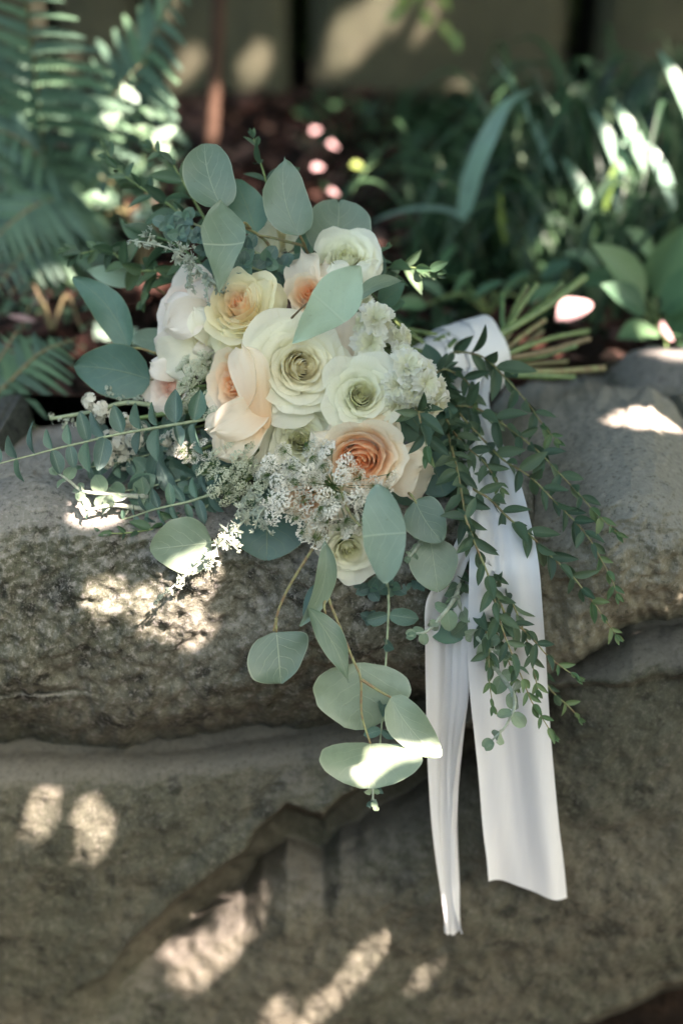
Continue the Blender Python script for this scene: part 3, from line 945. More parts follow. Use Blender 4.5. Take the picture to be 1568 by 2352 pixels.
STEM_TO = P(1010, 815, .16)
def rose(label, ctr, axis, Rpx, mat, N=26, seed=0, prm=None, extra=(), spin=0.0, stem=True):
    prm = prm or {'open': .5}
    r_ = random.Random(seed)
    C0 = P(*ctr); ax = view_dir(axis)
    R = Rpx * M_PX * (DIST + ctr[2]) / DIST
    t = thing("rose", label, "rose", C0, "roses in the bouquet")
    z = ax; x = (RIGHT - z * RIGHT.dot(z)).normalized(); y = z.cross(x)
    sq = prm.get('squash', 1.0)
    for i in range(N):
        f = (i + .3) / N
        phi = spin + i * 2.39996 + r_.uniform(-.15, .15)
        vs, fc, uv = rose_petal(i, N, f, phi, prm, r_)
        wv = [C0 + (x * v[0] + y * v[1] * sq + z * (v[2] + prm.get('zoff', 0))) * R for v in vs]
        part("petal", mesh_of("petal", wv, fc, M[mat], uv), t)
    # hip, sepals, stem
    base = C0 - z * R * (prm.get('depth', .95) + .02 - prm.get('zoff', 0))
    g = Geo()
    tube_geo(g, [base + z * R * .12, base + z * R * .02, base - z * R * .12, base - z * R * .22], R * .16, R * .09, 9)
    part("hip", g.mesh("hip", M['sepal']), t)
    for k in range(5):
        an = k * 1.2566 + seed
        d = x * math.cos(an) + y * math.sin(an)
        ul = unit_leaf("sepal", M['sepal'], 'lance', 7, 5, .2, -.2 if k % 2 else .3)
        part("sepal", ul, t, frame(base, d * .8 + z * .7, -d + z * .5, R * .85, R * .24))
    if stem:
        mid = base.lerp(STEM_TO, .5) - z * .03 + Vector((0, .03, -.01))
        part("stem", tube("stem", catmull([base, base - z * .03, mid, STEM_TO + Vector((r_.uniform(-.02, .02), r_.uniform(-.01, .02), r_.uniform(-.02, .02)))], 6), .0024, .0026, M['stem'], 6), t)
    for e in extra:
        vs, fc, uv = big_leaf(e['b'], e['t'], e['w'], 'petal', e.get('roll', 0), e.get('cup', .25), e.get('bend', .15), e.get('bow', 0), e.get('wav', .02), 15, 17, seed + int(e['t'][0]), notch=e.get('notch', -.09), curl=e.get('curl', .22))
        lay = e.get('lay', .95)
        uv = [(math.floor(lay * 20) + .01 + .98 * u, v * .92 + .0 if abs(u - .5) < .47 else max(v, .90)) for (u, v) in uv]
        part("petal", mesh_of("petal", vs, fc, M[mat], uv), t)
    return t

# the roses: display-px centre, depth, facing, radius
rose("large cream-white rose with a tight yellow spiral heart, centre of the bouquet", (680, 838, -.045), (.10, -.06, .99), 106, 'cream', 42, 5,
     {'open': .5, 'curl': .30, 'drop': .42, 'spiral': .10, 'pw': .95, 'wout': 1.05, 'ztc': .06, 'ruf': .022, 'off': (.26, -.04), 'core': .36},
     extra=[dict(b=(660, 880, -.01), t=(585, 745, .0), w=120, lay=.9, cup=.35), dict(b=(650, 860, -.0), t=(590, 900, .0), w=130, cup=.35),
            dict(b=(700, 860, -.01), t=(775, 790, .01), w=120, cup=.35, wav=.05), dict(b=(700, 850, -.01), t=(700, 735, .0), w=150, cup=.3, lay=.9)])
rose("greenish-white open rose to the right of the large cream rose", (830, 908, -.05), (.04, .02, 1), 80, 'green_white', 30, 9,
     {'open': .60, 'curl': .40, 'drop': .40, 'spiral': .12, 'wout': 1.1, 'ztc': .05, 'off': (.02, .06), 'core': .40},
     extra=[dict(b=(840, 920, -.02), t=(895, 850, -.01), w=110, cup=.3), dict(b=(830, 920, -.02), t=(800, 985, -.02), w=100, cup=.3), dict(b=(830, 920, -.02), t=(875, 975, -.02), w=100, cup=.3)])
rose("open peach rose with a deep orange ruffled heart below the greenish-white rose", (832, 1052, -.055), (-.10, -.30, .92), 92, 'peach', 30, 13,
     {'open': .30, 'curl': .18, 'drop': .10, 'spiral': .14, 'wout': 1.15, 'ztc': .05, 'pw': .85, 'ruf': .04, 'squash': .86, 'core': .55, 'off': (-.1, -.12), 'sink': 0},
     extra=[dict(b=(860, 1060, -.02), t=(1000, 1090, -.00), w=175, cup=.2, bend=.1, lay=1.0), dict(b=(850, 1070, -.03), t=(955, 1075, -.045), w=150, cup=-.25, bend=-.15, bow=.1, lay=.85),
            dict(b=(830, 1060, -.02), t=(775, 975, -.04), w=125, cup=.3, bend=.35, lay=.9), dict(b=(850, 1050, -.02), t=(880, 985, -.05), w=130, cup=.3, bend=.3, lay=.75),
            dict(b=(850, 1050, -.01), t=(905, 960, -.03), w=90, cup=.3, bend=.2, lay=.9), dict(b=(800, 1070, -.03), t=(728, 1000, -.05), w=90, cup=.3, bend=.2, lay=.9)])
rose("cupped pale peach rose turned to the left, below the yellow-peach rose", (545, 885, -.02), (-.66, -.02, .75), 88, 'peach', 22, 17,
     {'open': .10, 'curl': .14, 'drop': .0, 'spiral': .12, 'wout': 1.1, 'ztc': .22, 'pw': .85, 'ruf': .03, 'depth': 1.15, 'zoff': .1},
     extra=[dict(b=(612, 985, -.03), t=(562, 802, -.052), w=118, cup=-.28, bend=.10, roll=-8, lay=1.0),
            dict(b=(630, 925, -.02), t=(500, 985, -.045), w=120, cup=.30, bend=.25, lay=1.0), dict(b=(600, 960, -.02), t=(525, 1040, -.035), w=120, cup=.3, bend=.2, lay=.95), dict(b=(560, 960, -.02), t=(478, 985, -.03), w=95, cup=.3, bend=.2, lay=.9), dict(b=(620, 950, -.02), t=(500, 1045, -.03), w=120, cup=.35, lay=1.0)])
rose("yellow-peach rose with a coppery heart, top row under the hanging silver leaf", (546, 702, -.012), (-.30, .32, .9), 90, 'yellow', 22, 21,
     {'open': .16, 'curl': .20, 'drop': .12, 'spiral': .12, 'wout': 1.0, 'ztc': .18, 'pw': .9, 'depth': 1.2, 'zoff': .05},
     extra=[dict(b=(600, 800, -.0), t=(625, 655, -.025), w=132, cup=-.25, bend=-.15, roll=-15, lay=1.0), dict(b=(590, 810, .0), t=(520, 765, -.02), w=135, cup=-.22, bend=-.1, lay=.95),
            dict(b=(580, 740, -.01), t=(470, 790, .01), w=110, cup=.2, bend=.1, lay=1.0), dict(b=(590, 760, -.01), t=(540, 815, .01), w=140, cup=.3, bend=.1, lay=1.0)])
rose("small peach bud-like rose partly hidden by the pale aqua leaf", (705, 672, -.01), (-.22, .15, .96), 56, 'peach', 16, 25,
     {'open': .12, 'curl': .12, 'drop': .1, 'spiral': .14, 'wout': 1.2, 'ztc': .15, 'pw': .85, 'depth': 1.3},
     extra=[dict(b=(720, 720, .0), t=(690, 575, .02), w=110, cup=.3, bend=.1, roll=20, lay=1.0), dict(b=(740, 700, .0), t=(745, 600, .01), w=90, cup=.3, lay=1.0)])
rose("small full white rose at the upper right rim of the bouquet", (792, 588, .02), (.0, .36, .93), 74, 'green_white', 30, 29,
     {'open': .30, 'curl': .22, 'drop': .25, 'spiral': .10, 'wout': 1.0, 'ztc': .12, 'pw': .8, 'ruf': .03, 'depth': 1.25},
     extra=[dict(b=(800, 650, .03), t=(873, 605, .02), w=60, cup=.4, bend=.2), dict(b=(800, 670, .02), t=(850, 610, .01), w=70, cup=-.3), dict(b=(800, 670, .01), t=(765, 610, .0), w=90, cup=-.3)])
rose("blush rose seen from the side at the left rim under the silvery sprig", (432, 705, .035), (-.62, .22, .75), 92, 'blush', 20, 33,
     {'open': .30, 'curl': .22, 'drop': .15, 'spiral': .12, 'wout': 1.1, 'ztc': .15, 'pw': .9, 'depth': 1.1},
     extra=[dict(b=(470, 740, .03), t=(385, 700, .02), w=120, cup=.3, bend=.2, lay=1.0), dict(b=(480, 730, .03), t=(365, 830, .05), w=130, cup=.2, bend=.1, lay=1.0),
            dict(b=(490, 750, .03), t=(425, 840, .035), w=120, cup=.2, lay=1.0), dict(b=(500, 760, .02), t=(480, 835, .02), w=110, cup=.3, lay=1.0),
            dict(b=(480, 700, .02), t=(390, 748, .0), w=120, cup=.4, bend=.3, lay=1.0), dict(b=(470, 720, .02), t=(470, 640, .02), w=100, cup=.3, lay=.9)])
rose("soft pink rose at the far left edge of the roses, beside the pale lace clusters", (383, 890, .045), (-.42, -.05, .9), 64, 'blush', 18, 37,
     {'open': .25, 'curl': .2, 'drop': .15, 'spiral': .14, 'wout': 1.1, 'ztc': .15, 'pw': .8},
     extra=[dict(b=(410, 870, .04), t=(350, 835, .03), w=70, cup=.3, lay=1.0), dict(b=(400, 900, .05), t=(385, 960, .05), w=90, cup=.3, lay=.8)])
rose("wide pale green-white rose half hidden behind the flat lace flower", (682, 1015, -.015), (-.08, -.10, .98), 92, 'green_white', 26, 41,
     {'open': .50, 'curl': .35, 'drop': .35, 'spiral': .12, 'wout': 1.1, 'ztc': .06},
     extra=[dict(b=(690, 1020, .0), t=(700, 950, -.01), w=170, cup=.3, lay=.9)])
rose("peach rose showing orange through the bottom of the lace flower", (700, 1150, -.015), (-.15, -.2, .95), 60, 'peach', 18, 45,
     {'open': .3, 'curl': .25, 'drop': .2, 'spiral': .12, 'wout': 1.1, 'ztc': .08},
     extra=[dict(b=(745, 1170, -.03), t=(703, 1230, -.05), w=40, cup=.4, roll=30, lay=1.0), dict(b=(740, 1130, -.01), t=(790, 1180, -.02), w=80, cup=.3, lay=.9)])
rose("lowest cream rose resting against the boulder edge under the lace", (800, 1268, -.03), (.05, -.30, .95), 66, 'green_white', 24, 49,
     {'open': .45, 'curl': .3, 'drop': .3, 'spiral': .12, 'wout': 1.1, 'ztc': .08},
     extra=[dict(b=(860, 1260, -.01), t=(890, 1160, -.02), w=80, cup=.3), dict(b=(840, 1250, -.0), t=(935, 1200, .0), w=90, cup=.3), dict(b=(760, 1240, .0), t=(690, 1250, .01), w=60, cup=.3)])
rose("white rose seen between the pale aqua leaf and the ruffled stock flowers", (795, 755, .0), (.15, .1, .98), 62, 'blush', 16, 53,
     {'open': .2, 'curl': .2, 'drop': .2, 'spiral': .12, 'wout': 1.1, 'ztc': .05},
     extra=[dict(b=(800, 850, -.01), t=(790, 690, -.025), w=85, cup=-.4, bend=-.1, roll=-10, lay=1.0)])
rose("white rose mostly hidden behind the upright silver leaves at the top", (638, 545, .075), (.0, .3, .95), 58, 'cream', 18, 57,
     {'open': .3, 'curl': .25, 'drop': .2, 'spiral': .12, 'wout': 1.1, 'ztc': .1},
     extra=[dict(b=(640, 580, .07), t=(592, 490, .06), w=60, cup=.3), dict(b=(660, 580, .07), t=(690, 490, .06), w=60, cup=.3)])

rose("cream-white rose filling the gap between the blush rose and the pale lace", (470, 788, .015), (-.35, -.22, .9), 74, 'cream', 24, 61,
     {'open': .3, 'curl': .3, 'drop': .3, 'spiral': .12, 'wout': 1.1, 'ztc': .1, 'off': (-.1, .1)},
     extra=[dict(b=(480, 780, .02), t=(368, 845, .03), w=150, cup=.3, bend=.1, lay=1.0), dict(b=(490, 790, .02), t=(450, 715, .0), w=90, cup=.4, bend=.3, lay=1.0)])
# ------------------------------------------------------------------ ruffled white stock flowers
def ruffled_mesh(seed, n=12, depth=.5, ruf=.075):
    r_ = random.Random(seed); g = Geo()
    for i in range(n):
        f = (i + .5) / n
        phi = i * 2.4 + r_.uniform(-.3, .3)
        el = 1.35 - 1.25 * f
        L = .55 + .5 * f * r_.uniform(.85, 1.1)
        W = .95 * r_.uniform(.8, 1.2)
        d = Vector((math.cos(phi) * math.cos(el), math.sin(phi) * math.cos(el), math.sin(el)))
        sd = Vector((-math.sin(phi), math.cos(phi), 0)); nn = sd.cross(d)
        vs = []; uv = []; nt, ns = 12, 15; p1 = r_.random() * 6; p2 = r_.random() * 6
        for j in range(nt):
            t = j / (nt - 1)
            for k in range(ns):
                s = -1 + 2 * k / (ns - 1)
                w = W * (.12 + .88 * t ** .8) * .5
                rf = ruf * t * t * (math.sin(s * 7 + p1) + .7 * math.sin(s * 15 + p2 + t * 3) + .5 * math.sin(t * 9 + s * 4 + p2))
                LL = L * (1 - .18 * s * s + .05 * math.sin(s * 9 + p2) + .03 * math.sin(s * 23 + p1))
                p = d * (t * LL) + sd * (s * w) + nn * (rf + .22 * t * t - .25 * (abs(s) ** 2) * t)
                vs.append(p); uv.append((math.floor(f * 18) + .01 + .49 * (s + 1), t * .95))
        g.add(vs, grid_faces(nt, ns), uv)
    return g.mesh("ruffled_floret", M['ruffle'])
RUF = [ruffled_mesh(i, 10 + i % 3) for i in range(4)]

def florets(name, label, cat, group, stem_pts, items, meshes, stemmat='stem', pname="floret"):
    t = thing(name, label, cat, P(*stem_pts[0]), group)
    part("stem", tube("stem", catmull([P(*p) for p in stem_pts], 6), .0026, .0018, M[stemmat], 6), t)
    for k, (x, y, d, ax, R) in enumerate(items):
        z = view_dir(ax); xx = (RIGHT - z * RIGHT.dot(z)).normalized(); yy = z.cross(xx)
        a = k * 1.7; x2 = xx * math.cos(a) + yy * math.sin(a)
        part(pname, meshes[k % len(meshes)], t, frame(P(x, y, d), x2, z, R * M_PX, R * M_PX))
    return t
florets("stock_flower", "white ruffled stock bloom between the aqua leaf and the upper right sprigs", "flower", "ruffled white stock flowers",
        [(1000, 815, .15), (900, 790, .06), (865, 760, .02)],
        [(862, 735, -.02, (.1, .5, .85), 50), (852, 790, -.02, (-.1, -.1, .98), 48), (828, 745, -.01, (-.5, .2, .8), 34), (880, 760, -.0, (.6, .1, .7), 38), (845, 815, -.01, (0, -.6, .8), 34), (840, 700, .0, (-.1, .6, .7), 30)], RUF)
florets("stock_flower", "small crumpled white stock floret peeking out above the large ruffled one", "flower", "ruffled white stock flowers",
        [(1000, 815, .15), (940, 800, .05), (915, 790, .02)],
        [(908, 780, -.005, (.5, .4, .7), 32), (925, 775, .0, (.9, .1, .4), 30), (918, 800, -.01, (.1, -.3, .9), 24)], RUF[1:])
florets("stock_flower", "large ruffled white stock bloom hanging at the right side of the roses", "flower", "ruffled white stock flowers",
        [(1010, 815, .15), (970, 840, .05), (945, 860, .01)],
        [(935, 845, -.045, (.1, .4, .9), 50), (965, 860, -.04, (.5, .2, .8), 46), (915, 885, -.045, (-.2, -.2, .95), 42), (950, 895, -.045, (.1, -.3, .9), 46), (990, 895, -.035, (.8, -.2, .6), 44),
         (912, 925, -.04, (-.2, -.8, .5), 36), (955, 920, -.04, (.1, -.9, .5), 44), (1000, 925, -.035, (.6, -.7, .3), 38), (975, 880, -.05, (.4, 0, .9), 38), (925, 815, -.03, (.0, .8, .6), 34)], RUF)

# ------------------------------------------------------------------ statice (left) and lace flowers
def puff_mesh(name, seed, n, size, mat, flat=.6):
    r_ = random.Random(seed); g = Geo()
    for i in range(n):
        d = Vector((r_.gauss(0, 1), r_.gauss(0, 1), abs(r_.gauss(0, 1)) * flat + .15)).normalized()
        c = d * (.55 + .4 * r_.random())
        a = d.orthogonal().normalized(); b = d.cross(a)
        for k in range(5):
            an = k * 1.2566 + r_.random() * .4
            u = a * math.cos(an) + b * math.sin(an); v = d.cross(u)
            s = size * r_.uniform(.7, 1.2)
            g.add([c, c + u * s * .7 + v * s * .5 + d * s * .3, c + u * s * 1.1 + d * s * .2, c + u * s * .7 - v * s * .5 + d * s * .3], [(0, 1, 2), (0, 2, 3)])
    return g.mesh(name, mat)
STAT = [puff_mesh("floret", i, 30, .34, M['stat']) for i in range(3)]
items = []
r_ = random.Random(4)
for (x, y, R) in ((212, 922, 24), (232, 940, 24), (225, 962, 20), (262, 952, 16), (290, 965, 18), (275, 985, 20), (303, 975, 18), (322, 985, 18),
                  (250, 1005, 22), (275, 1020, 26), (245, 1030, 22), (300, 1035, 24), (262, 1050, 22), (285, 1060, 22), (250, 1062, 16), (312, 1010, 24), (400, 1000, 20), (410, 1025, 20), (395, 1040, 14), (380, 1012, 16)):
    items.append((x, y, .03 + r_.uniform(-.012, .02), (r_.uniform(-.6, .3), r_.uniform(-.4, .6), .8), R))
florets("statice_spray", "papery white statice spray behind the left gum branch", "flower", None, [(470, 930, .05), (380, 950, .05), (300, 960, .045), (230, 940, .04)], items, STAT)
small = [puff_mesh("bud", 10 + i, 7, .5, M['silver']) for i in range(2)]
items = [(x, y, .05, (r_.uniform(-.5, .5), r_.uniform(-.5, .8), .7), R) for (x, y, R) in
         ((118, 955, 8), (128, 968, 9), (140, 962, 8), (150, 970, 9), (163, 965, 9), (170, 955, 8), (172, 975, 7), (145, 980, 8), (250, 893, 9), (258, 902, 8), (247, 905, 8), (268, 912, 8), (280, 915, 9), (322, 912, 8), (310, 920, 8), (190, 950, 7), (296, 925, 7), (333, 920, 7))]
florets("statice_spray", "thin budding sprig with tiny pale buds left of the statice", "flower", None, [(380, 935, .055), (290, 925, .05), (215, 945, .05), (115, 962, .05)], items, small, 'palestem', "bud")

def umbellet_mesh(name, seed, n, petal, dark, fl=.0):
    r_ = random.Random(seed); g = Geo()
    for i in range(n):
        f = math.sqrt((i + .5) / n); an = i * 2.4 + r_.uniform(-.2, .2)
        el = 1.45 - 1.0 * f
        d = Vector((math.cos(an) * math.cos(el), math.sin(an) * math.cos(el), math.sin(el)))
        c = d * r_.uniform(.8, 1.05)
        # pedicel
        o = d.orthogonal().normalized() * .006; o2 = d.cross(o)
        g.add([o, o2, -o, c + o * .5, c + o2 * .5, c - o * .5], [(0, 1, 4, 3), (1, 2, 5, 4), (2, 0, 3, 5)], None, 1)
        a = (d + Vector((r_.gauss(0, .3), r_.gauss(0, .3), .3))).normalized(); u0 = a.orthogonal().normalized(); v0 = a.cross(u0)
        for k in range(5):
            th = k * 1.2566 + r_.random() * .5
            u = u0 * math.cos(th) + v0 * math.sin(th); v = a.cross(u); s = petal * r_.uniform(.6, 1.25)
            g.add([c, c + u * s * .75 + v * s * .42 + a * s * .25, c + u * s * 1.1 + a * s * .05, c + u * s * .75 - v * s * .42 + a * s * .25], [(0, 1, 2), (0, 2, 3)], None, 0)
        if i < 5 and dark:
            g.add([c + a * .02 + u0 * .03, c + a * .02 + v0 * .03, c + a * .02 - u0 * .03, c + a * .05], [(0, 1, 3), (1, 2, 3), (2, 0, 3)], None, 1)
    return g
UMB = [umbellet_mesh("u", i, 105, .105, True).mesh("umbellet", [M['lace'], M['sepal']], False) for i in range(4)]
YAR = [umbellet_mesh("u", 20 + i, 70, .120, False).mesh("umbellet", [M['yarrow'], M['sepal']], False) for i in range(3)]

def lace(label, hub, stem_pts, ctrs, meshes, R, raymat, axis=(0, 0, 1), group="lace flowers in the bouquet", seed=0):
    H = P(*hub); t = thing("lace_flower", label, "lace flower", H, group)
    r_ = random.Random(seed)
    part("stem", tube("stem", catmull([H] + [P(*p) for p in stem_pts], 6), .0016, .0018, M['stem'], 6), t)
    for k, (x, y, d) in enumerate(ctrs):
        p = P(x, y, d)
        out = (p - H).normalized()
        z = (view_dir(axis) * .8 + out * .6 + Vector((r_.gauss(0, .12), r_.gauss(0, .12), r_.gauss(0, .12)))).normalized()
        rr = R * r_.uniform(.78, 1.15) * M_PX
        b = p - z * rr * .55
        part("ray", tube("ray", catmull([H, H.lerp(b, .5) - z * .004, b], 4), .00035, .0003, M[raymat], 4), t)
        u = z.orthogonal()
        part("umbellet", meshes[k % len(meshes)], t, frame(b, u, z, rr, rr, r_.random() * 6))
    return t
r_ = random.Random(77)
pts_ = []
tries = 0
while len(pts_) < 40 and tries < 9000:
    tries += 1
    x = r_.uniform(600, 905); y = r_.uniform(985, 1245)
    u = (x - 752) / 150; v = (y - 1118) / 128
    q_ = u * u + v * v
    if q_ > 1: continue
    if 790 < x and y < 1088: continue          # the peach rose covers this side
    if x > 700 and y < 1020: continue
    if any((x - a) ** 2 + (y - b) ** 2 < 31 ** 2 for a, b, _ in pts_): continue
    if math.hypot(x - 765, y - 1108) < 22: continue
    pts_.append((x, y, -.082 + .020 * q_))
lace("large flat Queen Anne's lace head with dark rays in front of the lower roses", (765, 1115, -.050), [(770, 1150, -.02), (860, 1000, .08), (1010, 815, .16)], pts_, UMB, 29, 'sepal', seed=1)
def scatter(n, x0, x1, y0, y1, dmin, seed, d0, dd):
    r_ = random.Random(seed); out = []; tr = 0
    while len(out) < n and tr < 5000:
        tr += 1
        x = r_.uniform(x0, x1); y = r_.uniform(y0, y1)
        if ((x - (x0 + x1) / 2) / ((x1 - x0) / 2)) ** 2 + ((y - (y0 + y1) / 2) / ((y1 - y0) / 2)) ** 2 > 1: continue
        if any((x - a) ** 2 + (y - b) ** 2 < dmin ** 2 for a, b, _ in out): continue
        out.append((x, y, d0 + r_.uniform(-dd, dd)))
    return out
lace("dense pale green-white lace head between the left roses and the big lace flower", (550, 1085, -.01), [(600, 1060, .03), (800, 950, .1), (1010, 815, .16)], scatter(26, 462, 640, 1015, 1160, 24, 5, -.035, .008), YAR, 22, 'sepal', seed=2)
lace("tall pale lace head between the pink rose and the cupped peach rose", (445, 890, .03), [(520, 880, .05), (800, 850, .12), (1010, 815, .16)], scatter(20, 408, 478, 815, 965, 20, 6, .005, .008), YAR, 19, 'sepal', seed=3)
lace("small pale lace cluster above the cupped peach rose", (490, 850, .03), [(560, 850, .06), (800, 840, .12), (1010, 815, .16)], scatter(8, 455, 520, 800, 850, 18, 8, .015, .006), YAR, 17, 'sepal', seed=4)
lace("tiny pale lace cluster tucked under the cupped peach rose", (510, 965, .0), [(560, 960, .04), (800, 900, .12), (1010, 815, .16)], scatter(9, 470, 550, 935, 985, 17, 9, -.025, .006), YAR, 15, 'sepal', seed=5)
lace("small sunlit white lace cluster at the left end of the gum branch", (425, 1035, .0), [(470, 1030, .03), (800, 900, .12), (1010, 815, .16)], scatter(8, 405, 485, 1012, 1062, 18, 10, -.01, .006), UMB[:2], 17, 'sepal', seed=6)
lace("stray pale lace cluster hanging beside the dark gum leaves below left", (545, 1130, .0), [(600, 1080, .04), (1010, 815, .16)], scatter(5, 498, 560, 1095, 1155, 22, 12, -.03, .004), YAR, 22, 'sepal', seed=7)

# ------------------------------------------------------------------ large eucalyptus leaves (one spray each)
def spray(label, leaves, stems, mat='dollar', group="silver dollar eucalyptus sprays", name="eucalyptus_spray", stemmat='twig', sr=.0016):
    b0 = P(*stems[0][0]) if stems else P(*leaves[0]['b'])
    t = thing(name, label, "eucalyptus", b0, group)
    for s in stems:
        part("stem", tube("stem", catmull([P(*p) for p in s], 6), sr, sr * .6, M[stemmat], 7, .08), t)
    for k, e in enumerate(leaves):
        vs, fc, uv = big_leaf(e['b'], e['t'], e['w'], e.get('k', 'dollar'), e.get('roll', 0), e.get('cup', .10), e.get('bend', .08), e.get('bow', 0), e.get('wav', .030), 15, 19, seed=hash_(e), notch=e.get('notch', 0), skew=e.get('skew', 0))
        if e.get('cross'): uv = [(v, .15 + .7 * u) for (u, v) in uv]
        part("leaf", mesh_of("leaf", vs, fc, M[e.get('m', mat)], uv), t, label=e.get('lab'))
    return t
def hash_(e): return int(e['b'][0] * 7 + e['t'][1] * 3) % 97

J = (575, 530, .02)
spray("three overlapping round silver-dollar leaves standing at the top left of the bouquet",
      [
       dict(b=(511, 478, .0), t=(470, 330, .015), w=118, k='round', cup=.12, bend=.05, bow=-.06),
       dict(b=(508, 460, -.03), t=(502, 672, -.06), w=92, k='lens', cross=1, cup=.18, bow=-.03, bend=.05),
       dict(b=(588, 536, .03), t=(540, 412, .035), w=88, k='dollar', m='teal', bow=.02)],
      [[(640, 610, .06), (615, 560, .04), (588, 536, .02), (560, 520, .0), (535, 490, .0), (512, 470, -.01)], [(575, 525, .01), (560, 512, -.02), (549, 540, -.035)]])
spray("tall pointed grey-green silver-dollar leaf with a scratched face, top centre",
      [dict(b=(688, 540, -.0), t=(655, 366, .0), w=108, k='dollar', cup=.12, bow=-.10, bend=.05, notch=-.05)],
      [[(720, 620, .06), (700, 565, .03), (688, 540, 0)], [(700, 565, .03), (660, 555, .03), (620, 545, .03), (590, 540, .02)]])
spray("heart-shaped silver-dollar leaf behind the small full white rose",
      [dict(b=(765, 590, .05), t=(778, 458, .055), w=150, k='round', cup=.12, notch=.06, bow=.03), dict(b=(690, 480, .09), t=(720, 550, .1), w=40, k='ovate', m='teal')],
      [[(790, 680, .09), (775, 620, .06), (765, 590, .05)]])
spray("smooth pale aqua leaf laid across the peach bud and the cream rose",
      [dict(b=(828, 611, -.10), t=(670, 790, -.085), w=106, k='lens', m='aqua', cross=1, cup=.12, bow=-.03, bend=.08)],
      [[(670, 730, -.05), (690, 710, -.075), (706, 696, -.085)]], stemmat='brownstem', sr=.0011)
spray("thin curved grey leaf pointing right beneath the small full white rose",
      [dict(b=(812, 694, -.01), t=(926, 645, .01), w=34, k='ovate', roll=30, bow=-.10, cup=.3)],
      [[(880, 760, .05), (830, 700, .01), (812, 694, -.01)]])
spray("pair of large teal leaves reaching out at the left of the roses",
      [dict(b=(295, 802, .06), t=(168, 638, .075), w=78, k='dollar', m='teal', bow=.10, cup=.25, bend=.1),
       dict(b=(345, 872, .05), t=(170, 842, .06), w=125, k='dollar', m='teal', roll=5, cup=.2, bow=.05)],
      [[(430, 830, .08), (360, 812, .07), (320, 800, .065), (295, 802, .06)], [(430, 870, .07), (345, 872, .05)]])
spray("blurred blue-grey leaves behind the left roses",
      [dict(b=(330, 640, .12), t=(200, 622, .13), w=55, k='ovate', m='aqua', roll=10), dict(b=(400, 790, .10), t=(300, 775, .12), w=60, k='ovate', m='aqua', roll=10),
       dict(b=(395, 820, .09), t=(330, 900, .10), w=50, k='ovate', m='teal')],
      [[(480, 740, .13), (400, 690, .13), (330, 640, .12)], [(480, 800, .12), (400, 790, .1)]])
spray("broad green leaf lying on the left boulder with its lower half sunlit",
      [dict(b=(486, 1246, -.02), t=(345, 1262, -.018), w=136, k='dollar', roll=6, cup=.08, bend=.05)],
      [[(600, 1150, .02), (540, 1220, -.01), (486, 1246, -.02)]], stemmat='palestem')
spray("wide rounded leaf hanging under the lace flower and the silvery sprig",
      [dict(b=(614, 1175, -.01), t=(612, 1288, -.02), w=178, k='dollar', m='teal', cup=.12, notch=.06, roll=0)],
      [[(700, 1100, .03), (640, 1150, .0), (614, 1175, -.01)]])
spray("big smooth pale green leaf in front of the lower right roses",
      [dict(b=(868, 1112, -.115), t=(884, 1340, -.105), w=98, k='oval', m='aqua', cross=1, cup=.15, bend=.08, bow=-.02)],
      [[(783, 1115, -.06), (790, 1150, -.07), (806, 1185, -.09), (828, 1209, -.105)]], stemmat='twig')
spray("two grey-green notched leaves hanging right of the big pale leaf",
      [dict(b=(953, 1150, -.04), t=(1015, 1245, -.05), w=98, k='dollar', m='dollar', cup=.1, notch=.08, bow=.05),
       dict(b=(988, 1240, -.03), t=(1006, 1360, -.035), w=120, k='dollar', m='dollar', cup=.1, notch=.07)],
      [[(905, 1110, .0), (925, 1125, -.02), (953, 1150, -.04), (988, 1240, -.03)]])
spray("dark teal leaf behind the cream outer petals of the peach rose",
      [dict(b=(985, 1040, .02), t=(1020, 1140, .01), w=110, k='round', m='teal', cup=.1), dict(b=(900, 900, .02), t=(985, 1010, .02), w=110, k='round', m='teal'),
       dict(b=(1000, 1370, .01), t=(1050, 1475, .0), w=100, k='round', m='teal'), dict(b=(960, 1110, .01), t=(905, 1150, .01), w=70, k='round', m='teal')],
      [[(960, 900, .08), (975, 980, .05), (985, 1040, .02)], [(985, 1040, .02), (990, 1200, .02), (1000, 1370, .01)]])
spray("long hanging branch with folded narrow leaves and a half-sunlit round leaf at its end",
      [dict(b=(746, 1243, -.055), t=(689, 1438, -.045), w=50, k='ovate', roll=25, bow=-.10, cup=.3, lab="long narrow folded leaf"),
       dict(b=(728, 1340, -.03), t=(700, 1432, -.035), w=34, k='ovate', roll=-20, m='teal'),
       dict(b=(706, 1394, -.055), t=(800, 1568, -.045), w=56, k='ovate', roll=25, bow=-.04, cup=.25),
       dict(b=(826, 1522, -.015), t=(830, 1676, -.01), w=222, k='dollar', m='dollar', cup=.10, lab="broad round leaf behind the branch"),
       dict(b=(897, 1602, -.045), t=(1012, 1738, -.05), w=92, k='dollar', m='dollar', cup=.2, bow=.07),
       dict(b=(850, 1708, -.04), t=(846, 1812, -.065), w=224, k='round', m='dollar', cup=.18, bend=.35, lab="lowest round leaf catching the sun")],
      [[(755, 1180, -.03), (748, 1240, -.045), (748, 1300, -.045), (752, 1365, -.045), (780, 1440, -.045), (808, 1510, -.045), (828, 1560, -.045), (830, 1640, -.04), (850, 1708, -.04)],
       [(828, 1560, -.045), (862, 1582, -.045), (897, 1602, -.045)], [(752, 1365, -.045), (744, 1390, -.05), (748, 1410, -.05)]])
